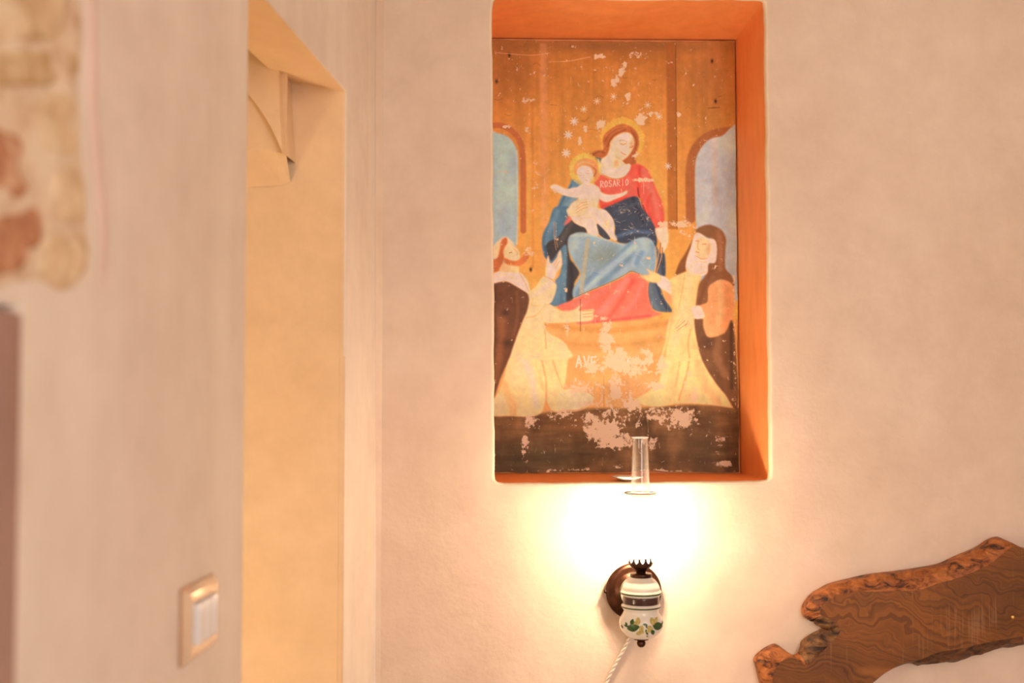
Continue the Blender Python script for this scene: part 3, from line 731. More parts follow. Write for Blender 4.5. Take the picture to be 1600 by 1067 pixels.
cl2 = poly(5, [(468, 782), (530, 772), (540, 850), (580, 918), (700, 885), (760, 790), (790, 1080), (790, 1460), (700, 1350), (620, 1250), (540, 1120), (500, 1000)], (104, 74, 46), 1, 1.5, True, .1)
stroke(5, [(650, 930), (640, 1060), (700, 1200)], 11, (142, 104, 66), .6, 9, cl2); blob(5, 580, 960, 60, 60, (70, 50, 36), .7, 0, cl2); stroke(5, [(755, 820), (750, 1000), (750, 1300)], 5, (66, 50, 36), .7, 4, cl2)
poly(5, [(440, 705), (510, 678), (547, 755), (520, 776), (465, 770)], (240, 212, 170), 1, 1.2)
hand(5, [(440, 708), (464, 760), (452, 855), (430, 810), (395, 850), (330, 888), (316, 860), (350, 790), (400, 730)], (236, 190, 124))
for q in ([(330, 850), (400, 790)], [(335, 870), (410, 815)], [(400, 835), (425, 790)]): stroke(5, q, .7, (140, 90, 50), .8, .8)
poly(5, [(205, 450), (282, 488), (292, 602), (240, 562), (186, 512)], (236, 208, 164), 1, 1.2); poly(5, [(240, 565), (295, 605), (300, 665), (255, 640)], (214, 156, 92), 1, 1.5)
hand(5, [(55, 452), (130, 440), (105, 398), (150, 420), (206, 442), (216, 482), (180, 506), (110, 490)], (226, 186, 116))
letters(6, 'AVE', 520, 292, 44, 60, -4, 2, (248, 224, 184), .8, 2.4); letters(6, 'M', 790, 305, 50, 52, 0, 0, (248, 224, 184), .8, 2.4)
# --- seams, nail holes, scratches
stroke(0, [(908, 470), (908, 520)], .8, (70, 40, 24), .8); stroke(0, [(944, 590), (944, 640)], .6, (96, 60, 34), .6)
for x, y in ((798, 86), (1119, 93), (1124, 157), (778, 128), (831, 424)): blob(0, x, y, 2.4, 4, (44, 26, 16), 1.0)
stroke(0, [(1112, 168), (1130, 167)], 1, (60, 36, 22), .8)
stroke(0, [(860, 96), (890, 95), (925, 88)], 1.2, (214, 170, 118), .7); stroke(0, [(775, 82), (830, 86), (862, 82)], 1, (226, 176, 118), .6)
for k in range(90):
    x, y = rng.uniform(770, 1150), rng.uniform(70, 730); L = rng.exponential(9)
    stroke(0, [(x, y), (x + rng.normal() * 1.0, y + L)], .5, (236, 204, 152), rng.uniform(.2, .7), .6)
for k in range(26):
    x, y = rng.uniform(770, 1140), rng.uniform(70, 210); L = rng.uniform(4, 14)
    stroke(0, [(x, y), (x + L * .5, y + rng.normal() * 2), (x + L, y + rng.normal() * 3)], .6, (92, 58, 30), rng.uniform(.3, .7), .7)
# --- density of the losses of paint
def lb(x, y, rx, ry, a, rot=0.0):
    X, Y = gx - x, gy - y; ca, sa = math.cos(rot), math.sin(rot)
    q = ((X * ca + Y * sa) / (rx * 1.3)) ** 2 + ((-X * sa + Y * ca) / (ry * 1.3)) ** 2
    np.maximum(loss, a * np.exp(-q), out=loss)
loss += 0.31
for a in ((948, 530, 14, 30, .66), (965, 565, 26, 22, .66), (930, 575, 30, 16, .58), (990, 575, 26, 22, .62), (1012, 560, 16, 28, .58), (1035, 575, 14, 30, .54), (1020, 605, 24, 12, .58), (962, 605, 12, 30, .64), (905, 610, 30, 20, .56), (985, 635, 26, 16, .58),
          (945, 675, 40, 24, .66), (960, 690, 40, 20, .62), (925, 655, 26, 14, .56), (1065, 655, 36, 24, .60), (1030, 648, 30, 18, .56), (1085, 620, 14, 24, .52), (880, 652, 34, 16, .52), (830, 660, 16, 16, .55), (822, 700, 9, 34, .56), (855, 510, 16, 14, .50), (885, 508, 10, 26, .52), (940, 500, 26, 8, .50),
          (1068, 352, 30, 8, .60, .15), (1040, 352, 14, 8, .58), (1075, 368, 18, 8, .54, .5), (976, 108, 7, 20, .62, .5), (965, 125, 7, 16, .60, .4), (985, 150, 6, 12, .62), (940, 88, 14, 6, .60), (1000, 85, 30, 8, .48), (1004, 186, 12, 12, .68, .5), (1022, 178, 12, 6, .58), (984, 160, 14, 22, .44), (940, 196, 9, 14, .62, .4),
          (917, 204, 7, 7, .60), (908, 222, 5, 9, .58), (826, 205, 7, 8, .58), (820, 158, 30, 8, .46), (795, 200, 8, 4, .64), (1010, 283, 22, 5, .62), (1065, 178, 6, 6, .60), (1115, 480, 5, 14, .5), (826, 395, 14, 10, .58, .4), (870, 300, 12, 5, .55), (1000, 240, 22, 40, .40), (840, 290, 12, 60, .42), (1125, 690, 10, 12, .55), (1130, 725, 20, 6, .62), (1015, 692, 24, 18, .52),
          (870, 735, 80, 4, .50), (1040, 738, 80, 3.5, .55), (1150, 500, 4, 200, .48), (886, 456, 6, 5, .6), (920, 465, 8, 10, .5), (1078, 610, 20, 40, .48), (1015, 405, 5, 4, .6), (842, 560, 14, 22, .46), (955, 640, 110, 70, .44)):
    lb(*a)
# --- the panel itself: fine grid, slightly uneven outline, real thickness
def srgb2lin(c): return np.where(c <= 0.04045, c / 12.92, ((c + 0.055) / 1.055) ** 2.4)
GAIN = np.array([0.67, 0.58, 0.41])
loss = 0.265 + (loss - 0.31) * 1.9
alb = np.clip(srgb2lin(np.clip(img, 0, 1)) / GAIN, 0.002, 0.9)
off = 0.012
pl = D + ND - off
b00, b10, b11, b01 = (hit(u, v, Vector((0, pl, 0)), Vector((0, 1, 0))) for u, v in ((762.0, 63), (1147.5, 66), (1155, 737), (762.0, 737)))
uu, vv = np.meshgrid(np.linspace(0, 1, GW), np.linspace(0, 1, GH))
def bil(i): return (b00[i] * (1 - uu) + b10[i] * uu) * (1 - vv) + (b01[i] * (1 - uu) + b11[i] * uu) * vv
X, Zz = bil(0), bil(2)
wob = (vnoise(60, 60, 77, 5) - 0.5)
edge_t = np.clip(1 - vv * 40, 0, 1); edge_b = np.clip(1 - (1 - vv) * 40, 0, 1); edge_r = np.clip(1 - (1 - uu) * 30, 0, 1)
Zz = Zz + wob * 0.012 * edge_t + wob * 0.014 * edge_b; X = X + wob * 0.006 * edge_r
Yy = np.full_like(X, pl) - (vnoise(90, 120, 44, 3) - 0.5) * 0.004
P3 = np.stack([X, Yy, Zz], -1).reshape(-1, 3)
idx = np.arange(GW * GH).reshape(GH, GW)
F = np.stack([idx[:-1, :-1], idx[1:, :-1], idx[1:, 1:], idx[:-1, 1:]], -1).reshape(-1, 4)
border = np.concatenate([idx[0, :], idx[1:, -1], idx[-1, -2::-1], idx[-2:0:-1, 0]])
nb = len(border); back = P3[border].copy(); back[:, 1] = D + ND - 0.0005
base = len(P3); P3 = np.concatenate([P3, back])
k = np.arange(nb); Fs = np.stack([border, border[(k + 1) % nb], base + (k + 1) % nb, base + k], -1)
F = np.concatenate([F, Fs])
me = bpy.data.meshes.new('painting')
me.vertices.add(len(P3)); me.vertices.foreach_set('co', P3.astype(np.float32).ravel())
me.loops.add(F.size); me.loops.foreach_set('vertex_index', F.astype(np.int32).ravel())
me.polygons.add(len(F)); me.polygons.foreach_set('loop_start', (np.arange(len(F)) * 4).astype(np.int32))
me.polygons.foreach_set('loop_total', np.full(len(F), 4, np.int32))
me.update(calc_edges=True)
ca = me.color_attributes.new('pigment', 'FLOAT_COLOR', 'POINT')
full = np.ones((len(P3), 4), np.float32); full[:base, :3] = alb.reshape(-1, 3); full[base:, :3] = (0.42, 0.25, 0.12)
ca.data.foreach_set('color', full.ravel())
la = me.attributes.new('loss', 'FLOAT', 'POINT')
fl_ = np.zeros(len(P3), np.float32); fl_[:base] = loss.ravel(); la.data.foreach_set('value', fl_)
m, nt, b = nodes('weathered_paint')
at = N(nt, 'ShaderNodeAttribute', attribute_name='pigment'); al = N(nt, 'ShaderNodeAttribute', attribute_name='loss')
v = geo_pos(nt, (1, 0.2, 1))
n1 = noisetex(nt, 55, 7, 0.78, v)
n0 = noisetex(nt, 170, 2, 0.6, v)
ma = N(nt, 'ShaderNodeMath', operation='MULTIPLY_ADD'); nt.links.new(n1.outputs[0], ma.inputs[0]); ma.inputs[1].default_value = 2.4; nt.links.new(al.outputs['Fac'], ma.inputs[2])
mb = N(nt, 'ShaderNodeMath', operation='MULTIPLY_ADD'); nt.links.new(n0.outputs[0], mb.inputs[0]); mb.inputs[1].default_value = 0.5; nt.links.new(ma.outputs[0], mb.inputs[2])
ms = N(nt, 'ShaderNodeMath', operation='MULTIPLY_ADD'); nt.links.new(mb.outputs[0], ms.inputs[0]); ms.inputs[1].default_value = 12.0; ms.inputs[2].default_value = -12.0 * (0.60 + 1.2 + 0.25) + 0.5
ms.use_clamp = True
n2 = noisetex(nt, 60, 4, 0.7, v)
r2 = ramp(nt, n2.outputs[0], [(0.3, (0.88, 0.87, 0.86)), (0.7, (1.08, 1.08, 1.08))])
pig = mix(nt, 1.0, at.outputs['Color'], r2.outputs[0], 'MULTIPLY')
c = mix(nt, ms.outputs[0], pig, (0.92, 0.77, 0.56))
nt.links.new(c, b.inputs['Base Color'])
b.inputs['Roughness'].default_value = 0.62; b.inputs['Specular IOR Level'].default_value = 0.22
inv = N(nt, 'ShaderNodeMath', operation='SUBTRACT'); inv.inputs[0].default_value = 1.0; nt.links.new(ms.outputs[0], inv.inputs[1])
hb = N(nt, 'ShaderNodeMath', operation='MULTIPLY_ADD'); nt.links.new(n2.outputs[0], hb.inputs[0]); hb.inputs[1].default_value = 0.35; nt.links.new(inv.outputs[0], hb.inputs[2])
bump(nt, b, hb.outputs[0], 0.35, 0.0012)
pt = link('painting', me, m)
tag(pt, 'weathered old panel painting of a seated mother and child with two kneeling figures', 'painting')
# ================================================================== WALL LAMP
brownmetal = simple('aged_brown_metal', (0.062, 0.024, 0.013), 0.34, 0.8, 0.45, 45, 0.1)
prongm = simple('dark_prong_metal', (0.018, 0.007, 0.004), 0.6, 0.0, 0.3, 60)
ceramic = simple('white_glazed_ceramic', (0.80, 0.76, 0.68), 0.18, 0, 0.02, 20, 0, 0.5, 0.4)
green = simple('green_glaze', (0.045, 0.085, 0.025), 0.25, 0, 0.15, 80)
brownband = simple('brown_glaze', (0.05, 0.017, 0.014), 0.2, 0, 0.15, 60, 0, 0.5, 0.3)
leafm = simple('painted_leaf_green', (0.035, 0.09, 0.022), 0.3, 0, 0.5, 260)
petm = simple('painted_petal_yellow', (0.52, 0.42, 0.14), 0.3, 0, 0.35, 220)
cordm = simple('white_cord_fabric', (0.78, 0.70, 0.60), 0.7, 0, 0.08, 300)
AX = 0.112
axp = onwall(1001.5, 930, AX)
def lz(v): return onwall(1001, v, AX).z            # height of a photo row on the lamp's axis
PXM = (D - AX) / FPX                                # metres per photo pixel there
lamp = empty('wall_lamp', Vector((axp.x, D, lz(925))))
tag(lamp, 'lit oil lamp style wall sconce with ceramic body and glass chimney below the painting', 'wall lamp')
def lpart(name, vs, fs, mat, parent=lamp, smooth=True):
    base = Vector(lamp.location) if parent is not None else Vector()
    return mesh(name, [Vector(v) - base for v in vs], fs, mat, parent, smooth)
def lath(name, prof, mat, parent=lamp, n=64, cap=False):
    vs, fs = lathe([(r * PXM, lz(y)) for r, y in prof], n, axp.x, axp.y, cap)
    return lpart(name, vs, fs, mat, parent)
# dish shaped wall plate, axis along -y
def disc(name, prof, cxz, mat, parent=lamp, n=64):
    vs, fs = [], []
    for r, d in prof:
        for k in range(n):
            a = 2 * math.pi * k / n
            vs.append(Vector((cxz[0] + r * math.cos(a), D - d, cxz[1] + r * math.sin(a))))
    for i in range(len(prof) - 1):
        for k in range(n):
            k2 = (k + 1) % n
            fs.append((i * n + k, i * n + k2, (i + 1) * n + k2, (i + 1) * n + k))
    fs.append(tuple(range((len(prof) - 1) * n, len(prof) * n)))
    return lpart(name, vs, fs, mat, parent)
pc = onwall(990, 924, 0.02)
plate = disc('wall_plate', [(0.044, 0), (0.046, 0.006), (0.0535, 0.014), (0.056, 0.018), (0.0562, 0.021), (0.054, 0.0235), (0.050, 0.0255), (0.046, 0.026), (0.041, 0.0245), (0.037, 0.0255), (0.032, 0.031), (0.012, 0.034)], (pc.x, pc.z), brownmetal)
disc('ceramic_disc', [(0.033, 0.026), (0.0335, 0.038), (0.032, 0.041), (0.01, 0.042)], (pc.x + 0.004, pc.z), ceramic, plate)
disc('green_line', [(0.0337, 0.0365), (0.0341, 0.038), (0.0335, 0.0395)], (pc.x + 0.004, pc.z), green, plate)
sc = onwall(945, 924, 0.012)
vs, fs = tube([(pc.x - 0.0595, D - 0.0195, pc.z), (pc.x - 0.054, D - 0.0195, pc.z)], 0.0035, 12); lpart('side_screw', vs, fs, brownmetal, plate)
# arm from plate to body
vs, fs = tube([(pc.x, D - 0.02, pc.z), (pc.x, D - 0.06, pc.z - 0.001), (axp.x, D - AX, lz(930))], 0.007, 16); lpart('arm', vs, fs, brownmetal)
# ceramic font
CP = [(0.5, 901), (15, 901), (18, 902.5), (22.5, 906), (26.5, 911), (29, 916), (30.3, 921), (31.6, 923.4), (32, 925.5), (31, 928.2), (28.6, 929.6), (28.2, 931), (28.2, 941.5), (28.6, 943), (30.2, 944.4), (30.8, 946.5), (29.6, 949), (27.6, 952), (27.3, 955), (29, 959), (32.2, 964), (34, 969), (34.3, 974), (33, 980), (29.8, 986), (25, 991), (19, 995), (12, 996.5), (0.5, 997)]
CPn = np.array(catmull(CP, 4, False))
body = lath('ceramic_body', [tuple(p) for p in CPn], ceramic)
def rad(y):
    o = np.argsort(CPn[:, 1]); return float(np.interp(y, CPn[o, 1], CPn[o, 0]))
def band(name, y0, y1, mat, e=0.25, n=4):
    ys = [y0 + (y1 - y0) * i / n for i in range(n + 1)]
    pr = [(rad(ys[0]) - .3, ys[0])] + [(rad(y) + e, y) for y in ys] + [(rad(ys[-1]) - .3, ys[-1])]
    return lath(name, pr, mat, body)
band('green_line', 924.3, 926.8, green); band('green_line', 945.6, 948.0, green); band('brown_band', 930.4, 942, brownband)
# painted sprigs, laid on the glaze
def onbody(px, py, e=0.35):
    # photo pixel -> point on the body's front
    y = py; r = rad(y) + e
    s = max(-0.985, min(0.985, (px - 1001.5) / r)); a = math.asin(s)
    return Vector((axp.x + r * PXM * math.sin(a), axp.y - r * PXM * math.cos(a), lz(y)))
def decal(name, cx, cy, L, Wd, ang, mat, e=0.35, tip=1.0):
    vs = []; fs = []; n = 8
    for i in range(n + 1):
        t = i / n
        w = Wd * math.sin(math.pi * min(1, t * 0.97 + 0.015)) ** (0.8) * (1 - 0.35 * t * tip)
        for s in (-1, 0, 1):
            lx, ly = (t - 0.5) * L, s * w * 0.5
            x = cx + lx * math.cos(ang) - ly * math.sin(ang); y = cy + lx * math.sin(ang) + ly * math.cos(ang)
            vs.append(onbody(x, y, e + (0.25 if s == 0 else 0)))
    for i in range(n):
        for s in range(2): fs.append((i * 3 + s, i * 3 + s + 1, i * 3 + s + 4, i * 3 + s + 3))
    return lpart(name, vs, fs, mat, body)
def z7(a, b): return 910 + a / 4.917, 850 + b / 4.917
for a, b, L, w, g, mt in ((368, 612, 17, 13, -0.3, leafm), (560, 606, 18, 13, 0.25, leafm), (360, 570, 9, 6, -1.2, leafm), (515, 648, 9, 7, 1.2, leafm), (322, 605, 7, 4, .4, leafm), (320, 590, 5, 3, 1.3, leafm), (455, 585, 7, 4, .2, leafm), (463, 600, 5, 3, 1.3, leafm), (470, 655, 6, 3, .9, leafm), (460, 632, 5, 2.5, 1.6, leafm), (600, 590, 6, 3, -.9, leafm), (293, 620, 5, 2.5, 1.2, leafm), (475, 680, 4, 2, .5, leafm),
                          (402, 563, 10, 6, 1.7, petm), (385, 580, 8, 5, .6, petm), (425, 615, 10, 6, 1.9, petm), (412, 650, 9, 6, -.5, petm), (430, 640, 7, 5, .9, petm), (510, 565, 10, 6, 1.4, petm), (542, 560, 9, 6, -.9, petm), (490, 610, 9, 6, .3, petm), (485, 632, 8, 5, -.6, petm), (525, 590, 8, 5, .8, petm)):
    x, y = z7(a, b)
    kx, ky = (1.08, 1.12) if mt is leafm else (1.2, 1.45)
    decal('painted_leaf' if mt is leafm else 'painted_petal', x, y, L * kx, w * ky, g, mt, 0.3 if mt is petm else 0.5)
# metal fittings
lath('top_collar', [(0.5, 895.4), (16.2, 895.4), (17, 896.4), (17, 901), (16, 902), (0.5, 902)], brownmetal)
lath('bottom_collar', [(0.5, 995.5), (12, 995.5), (12.6, 997), (12, 998.6), (4, 999.2), (0.5, 999.2)], brownmetal)
lath('finial', [(0.4, 998.4), (3.2, 999), (3.4, 999.8), (5.8, 1001), (6.9, 1004), (6.7, 1006.4), (5.2, 1009.4), (2.6, 1011), (0.4, 1011.4)], brownmetal, n=32)
gal = lath('gallery', [(7.5, 896), (7.8, 892.5), (9.5, 890.5), (13.5, 887), (17, 884), (18.6, 881.5), (18.9, 879), (18.0, 879), (16.5, 882.5), (8, 888)], brownmetal)
# pierced crown: separate prongs round the rim
pm = None
NP = 12
for k in range(NP):
    a = 2 * math.pi * (k + 0.5) / NP
    if pm is None:
        prof = [(-4.3, 0), (4.3, 0), (3.3, 1.5), (1.9, 3.2), (1.2, 5.5), (1.2, 7.0), (2.3, 8.0), (2.4, 9.4), (1.2, 10.8), (0, 11.5), (-1.2, 10.8), (-2.4, 9.4), (-2.3, 8.0), (-1.2, 7.0), (-1.2, 5.5), (-1.9, 3.2), (-3.3, 1.5)]
        vs = [Vector((x * 1.2 * PXM, y_ * PXM, z * 1.1 * PXM)) for y_ in (-0.5, 0.5) for x, z in prof]
        n = len(prof)
        tri = [tuple(t) for t in tessellate_polygon([[Vector((x, z, 0)) for x, z in prof]])]
        fs = tri + [tuple(i + n for i in t[::-1]) for t in tri] + [(i, (i + 1) % n, n + (i + 1) % n, n + i) for i in range(n)]
        pm = bpy.data.meshes.new('prong'); pm.from_pydata([tuple(v) for v in vs], [], fs); pm.materials.append(prongm)
    o = bpy.data.objects.new('prong', pm); COL.objects.link(o); o.parent = gal
    rr_ = 18.7 * PXM
    o.location = Vector((axp.x + rr_ * math.sin(a), axp.y - rr_ * math.cos(a), lz(879.4))) - Vector(lamp.location)
    o.rotation_euler = (math.radians(-5), 0, a)
# glass
def glassmat(name, transp, tint, rough=0.05):
    m, nt, b = nodes(name)
    nt.nodes.remove(b)
    out = nt.nodes['Material Output']
    tr = N(nt, 'ShaderNodeBsdfTransparent'); tr.inputs[0].default_value = (*tint, 1)
    gl = N(nt, 'ShaderNodeBsdfGlossy'); gl.inputs['Roughness'].default_value = rough
    lw_ = N(nt, 'ShaderNodeLayerWeight'); lw_.inputs[0].default_value = 0.35
    mr = N(nt, 'ShaderNodeMath', operation='MULTIPLY'); nt.links.new(lw_.outputs['Facing'], mr.inputs[0]); mr.inputs[1].default_value = transp
    df = N(nt, 'ShaderNodeBsdfDiffuse'); df.inputs[0].default_value = (0.9, 0.86, 0.8, 1)
    g2 = N(nt, 'ShaderNodeMixShader'); g2.inputs[0].default_value = 0.22; nt.links.new(gl.outputs[0], g2.inputs[1]); nt.links.new(df.outputs[0], g2.inputs[2]); gl = g2
    ad = N(nt, 'ShaderNodeMath', operation='ADD'); nt.links.new(mr.outputs[0], ad.inputs[0]); ad.inputs[1].default_value = 0.035; mr = ad
    ms_ = N(nt, 'ShaderNodeMixShader'); nt.links.new(mr.outputs[0], ms_.inputs[0]); nt.links.new(tr.outputs[0], ms_.inputs[1]); nt.links.new(gl.outputs[0], ms_.inputs[2])
    nt.links.new(ms_.outputs[0], out.inputs[0])
    return m
def frosted():
    m, nt, b = nodes('frosted_glass')
    nt.nodes.remove(b); out = nt.nodes['Material Output']
    tr = N(nt, 'ShaderNodeBsdfTransparent'); tr.inputs[0].default_value = (1, 0.97, 0.92, 1)
    tl = N(nt, 'ShaderNodeBsdfTranslucent'); tl.inputs[0].default_value = (0.95, 0.92, 0.86, 1)
    ms_ = N(nt, 'ShaderNodeMixShader'); ms_.inputs[0].default_value = 0.38; nt.links.new(tr.outputs[0], ms_.inputs[1]); nt.links.new(tl.outputs[0], ms_.inputs[2])
    nt.links.new(ms_.outputs[0], out.inputs[0])
    return m
clear = glassmat('clear_glass', 0.6, (0.97, 0.95, 0.92))
def rot_shell(prof, th):
    return prof + [(max(0.2, r - th), y) for r, y in reversed(prof)]
SH = [tuple(p) for p in catmull([(18, 880), (18.6, 872), (20.5, 866), (24.5, 858), (28.5, 848), (30.5, 838), (30.6, 828), (28.8, 815), (25.6, 802), (22.8, 790), (21.4, 781), (22, 775), (24.4, 770)], 4, False)]
shade = lath('glass_shade', SH, frosted())
rimv = [(24.0 * PXM, 0)]
vs, fs = [], []
n = 64
for k in range(n):
    a = 2 * math.pi * k / n
    for j in range(8):
        b_ = 2 * math.pi * j / 8
        r = (24.6 + 1.0 * math.cos(b_)) * PXM
        vs.append(Vector((axp.x + r * math.cos(a), axp.y + r * math.sin(a), lz(770) + 1.0 * PXM * math.sin(b_))))
for k in range(n):
    for j in range(8):
        fs.append((k * 8 + j, ((k + 1) % n) * 8 + j, ((k + 1) % n) * 8 + (j + 1) % 8, k * 8 + (j + 1) % 8))
lpart('shade_rim', vs, fs, simple('brown_rim', (0.010, 0.004, 0.002), 0.5, 0.0), shade)
CH_ = [tuple(p) for p in catmull([(14, 872), (17, 855), (18.5, 835), (17.5, 812), (16, 790), (15, 770), (14, 745), (13, 715), (12.5, 690), (12.6, 683)], 4, False)]
chim = lath('glass_chimney', CH_ + [(11.6, 683)] + [(r - 1.0, y) for r, y in reversed(CH_)], clear)
lath('chimney_rim', [(12.0, 682.2), (13.0, 682.6), (13.0, 684.2), (11.6, 684.2), (11.4, 682.6), (12.0, 682.2)], simple('rim_highlight_glass', (0.85, 0.80, 0.74), 0.15), chim, 48)  # pale ring: the rim's white highlight put into its colour
# bulb: emits
m, nt, b = nodes('glowing_bulb')
b.inputs['Base Color'].default_value = (1, 0.95, 0.85, 1)
b.inputs['Emission Color'].default_value = (1.0, 0.82, 0.55, 1); b.inputs['Emission Strength'].default_value = 60
m.cycles.emission_sampling = 'NONE'
lath('bulb', [(0.3, 868), (6, 868), (6.4, 858), (8, 848), (10.4, 838), (11, 829), (9.6, 820), (6, 813.5), (0.3, 811.5)], m, n=32)
pl_ = light('bulb_light', 'POINT', Vector((axp.x, axp.y, lz(830))) - Vector(lamp.location), LAMP_POWER, LAMP_COLOR, shadow_soft_size=0.016)
pl_.parent = lamp
# twisted two-strand cord to below the frame
path = [onwall(u, v, o) for u, v, o in ((990, 975, 0.02), (986, 992, 0.012), (976, 1012, 0.009), (962, 1037, 0.008), (948, 1066, 0.008), (930, 1110, 0.008), (915, 1180, 0.008), (905, 1300, 0.008))]
C = [Vector(p) for p in catmull([tuple(p) for p in path], 14, False)]
for ph in (0, math.pi):
    pts = []; L = 0
    for i, p in enumerate(C):
        if i: L += (p - C[i - 1]).length
        t = (C[min(i + 1, len(C) - 1)] - C[max(0, i - 1)]).normalized()
        s1 = t.cross(Vector((0, 1, 0))).normalized(); s2 = t.cross(s1)
        q = L / 0.025 * 2 * math.pi + ph
        pts.append(p + (s1 * math.cos(q) + s2 * math.sin(q)) * 0.0021)
    vs, fs = tube(pts, 0.0023, 8); lpart('cord_strand', vs, fs, cordm)

# ================================================================== DISH ON THE LEDGE
dp = hit(977, 752, Vector((0, D + 0.075, 0)), Vector((0, 1, 0)))
def ledge_z(y):
    f = (c_bl.z + c_br.z) / 2; b_ = (bk_c[2].z + bk_c[3].z) / 2
    return f + (b_ - f) * (y - D) / ND
dz = ledge_z(D + 0.04) + 0.0008
vs, fs = lathe([(0.0005, 0.001), (0.016, 0.0), (0.020, 0.001), (0.030, 0.0055), (0.034, 0.0085), (0.0335, 0.0092), (0.029, 0.0072), (0.019, 0.0032), (0.0005, 0.0028)], 48)
dish = mesh('dish', vs, fs, ceramic, smooth=True)
dish.location = (dp.x, D + 0.040, dz)
tag(dish, 'small white shallow dish on the orange ledge behind the lamp chimney', 'dish')

# ================================================================== LIGHT SWITCH
def smat(name, col, rough, metal): return simple(name, col, rough, metal, 0.03, 30)
sw_c = side(306, 966)
swl = empty('light_switch', sw_c)
# local frame: x = away from the camera along the wall, y = out of the wall, z = up
Mw = Matrix((( -SD.x, SN.x, 0, sw_c.x), (-SD.y, SN.y, 0, sw_c.y), (0, 0, 1, sw_c.z), (0, 0, 0, 1)))
swl.matrix_world = Mw
tag(swl, 'blurred light switch with champagne frame and white rocker on the near side wall', 'light switch')
def frustum(w0, h0, y0, w1, h1, y1, name, mat, hole=None, dx=0):
    vs = [(-w0 + dx, y0, -h0), (w0 + dx, y0, -h0), (w0 + dx, y0, h0), (-w0 + dx, y0, h0), (-w1 + dx, y1, -h1), (w1 + dx, y1, -h1), (w1 + dx, y1, h1), (-w1 + dx, y1, h1)]
    fs = [(0, 1, 5, 4), (1, 2, 6, 5), (2, 3, 7, 6), (3, 0, 4, 7)]
    if hole:
        w2, h2, y2 = hole
        vs += [(-w2 + dx, y1, -h2), (w2 + dx, y1, -h2), (w2 + dx, y1, h2), (-w2 + dx, y1, h2), (-w2 + dx, y2, -h2), (w2 + dx, y2, -h2), (w2 + dx, y2, h2), (-w2 + dx, y2, h2)]
        for a in range(4):
            b_ = (a + 1) % 4
            fs += [(4 + a, 4 + b_, 8 + b_, 8 + a), (8 + a, 8 + b_, 12 + b_, 12 + a)]
    else: fs.append((4, 5, 6, 7))
    o = mesh(name, vs, fs, mat, swl)
    bm = bmesh.new(); bm.from_mesh(o.data); bmesh.ops.recalc_face_normals(bm, faces=bm.faces); bm.to_mesh(o.data); bm.free()
    return bevel(o, 0.0012, 3, 20)
frustum(0.051, 0.0392, 0.0, 0.051, 0.0392, 0.003, 'back_plate', smat('switch_back', (0.45, 0.25, 0.14), 0.5, 0))
frustum(0.0495, 0.0385, 0.003, 0.043, 0.032, 0.010, 'frame', smat('champagne_frame', (0.88, 0.72, 0.54), 0.16, 0.6), (0.0345, 0.0222, 0.004))
for i in (-1, 0, 1):
    rk = frustum(0.0112, 0.0216, 0.004, 0.0106, 0.0208, 0.0145, 'rocker', smat('white_rocker', (0.80, 0.80, 0.82), 0.18, 0), None, i * 0.0229)

# ================================================================== WOODEN HEADBOARD
pairs = [((345, 485), (440, 490)), ((352, 455), (450, 465)), ((385, 410), (475, 438)), ((430, 375), (515, 412)), ((500, 338), (560, 395)), ((600, 312), (640, 384)), ((720, 285), (720, 379)), ((860, 268), (860, 376)), ((1000, 248), (1000, 370)), ((1120, 225), (1110, 333)), ((1220, 180), (1215, 305)), ((1330, 135), (1330, 260)), ((1400, 90), (1410, 220)), ((1450, 72), (1465, 175)), ((1500, 85), (1510, 140)), ((1540, 105), (1550, 120)), ((1600, 130), (1605, 138)),
         ((1750, 150), (1750, 168)), ((1950, 120), (1950, 150)), ((2150, 150), (2140, 182)), ((2250, 260), (2222, 270)), ((2262, 420), (2230, 420)), ((2200, 560), (2185, 535)), ((2000, 610), (2000, 560)), ((1800, 640), (1800, 588)), ((1600, 680), (1592, 633)), ((1450, 705), (1450, 656)), ((1330, 740), (1330, 682)), ((1220, 775), (1215, 708)), ((1100, 785), (1115, 722)), ((1000, 800), (1012, 765)), ((950, 786), (945, 779)),
         ((880, 806), (880, 799)), ((800, 850), (800, 842)), ((740, 898), (740, 890)), ((640, 960), (640, 950)), ((450, 1020), (450, 1008)), ((250, 1010), (265, 998)), ((130, 960), (200, 950)), ((100, 890), (172, 885)), ((80, 805), (182, 832)), ((70, 772), (207, 792)), ((85, 745), (235, 767)), ((130, 707), (268, 756)), ((185, 682), (300, 757)), ((212, 692), (325, 765)), ((226, 716), (343, 776)), ((258, 736), (354, 790)), ((300, 744), (362, 802)),
         ((322, 734), (375, 790)), ((336, 698), (430, 742)), ((346, 664), (482, 692)), ((400, 624), (530, 642)), ((456, 596), (556, 606)), ((440, 582), (548, 578)), ((418, 566), (520, 552)), ((412, 541), (490, 531)), ((380, 540), (452, 516)), ((352, 520), (441, 503))]
def slabpt(a, b, off): return onwall(1160 + a / 3.636, 820 + b / 3.636, off)
K = 5
outer = catmull([p for p, q in pairs], K); inner = catmull([q for p, q in pairs], K)
TH = 0.046
slab_c = onwall(1560, 960)
slab = empty('headboard', Vector((slab_c.x, D, slab_c.z)))
tag(slab, 'live edge olive wood slab headboard with bark edge fixed low on the wall', 'headboard')
sb = Vector(slab.location)
nO = len(outer)
i_cre0, i_cre1 = 49 * K, 57 * K              # the rotten hollow
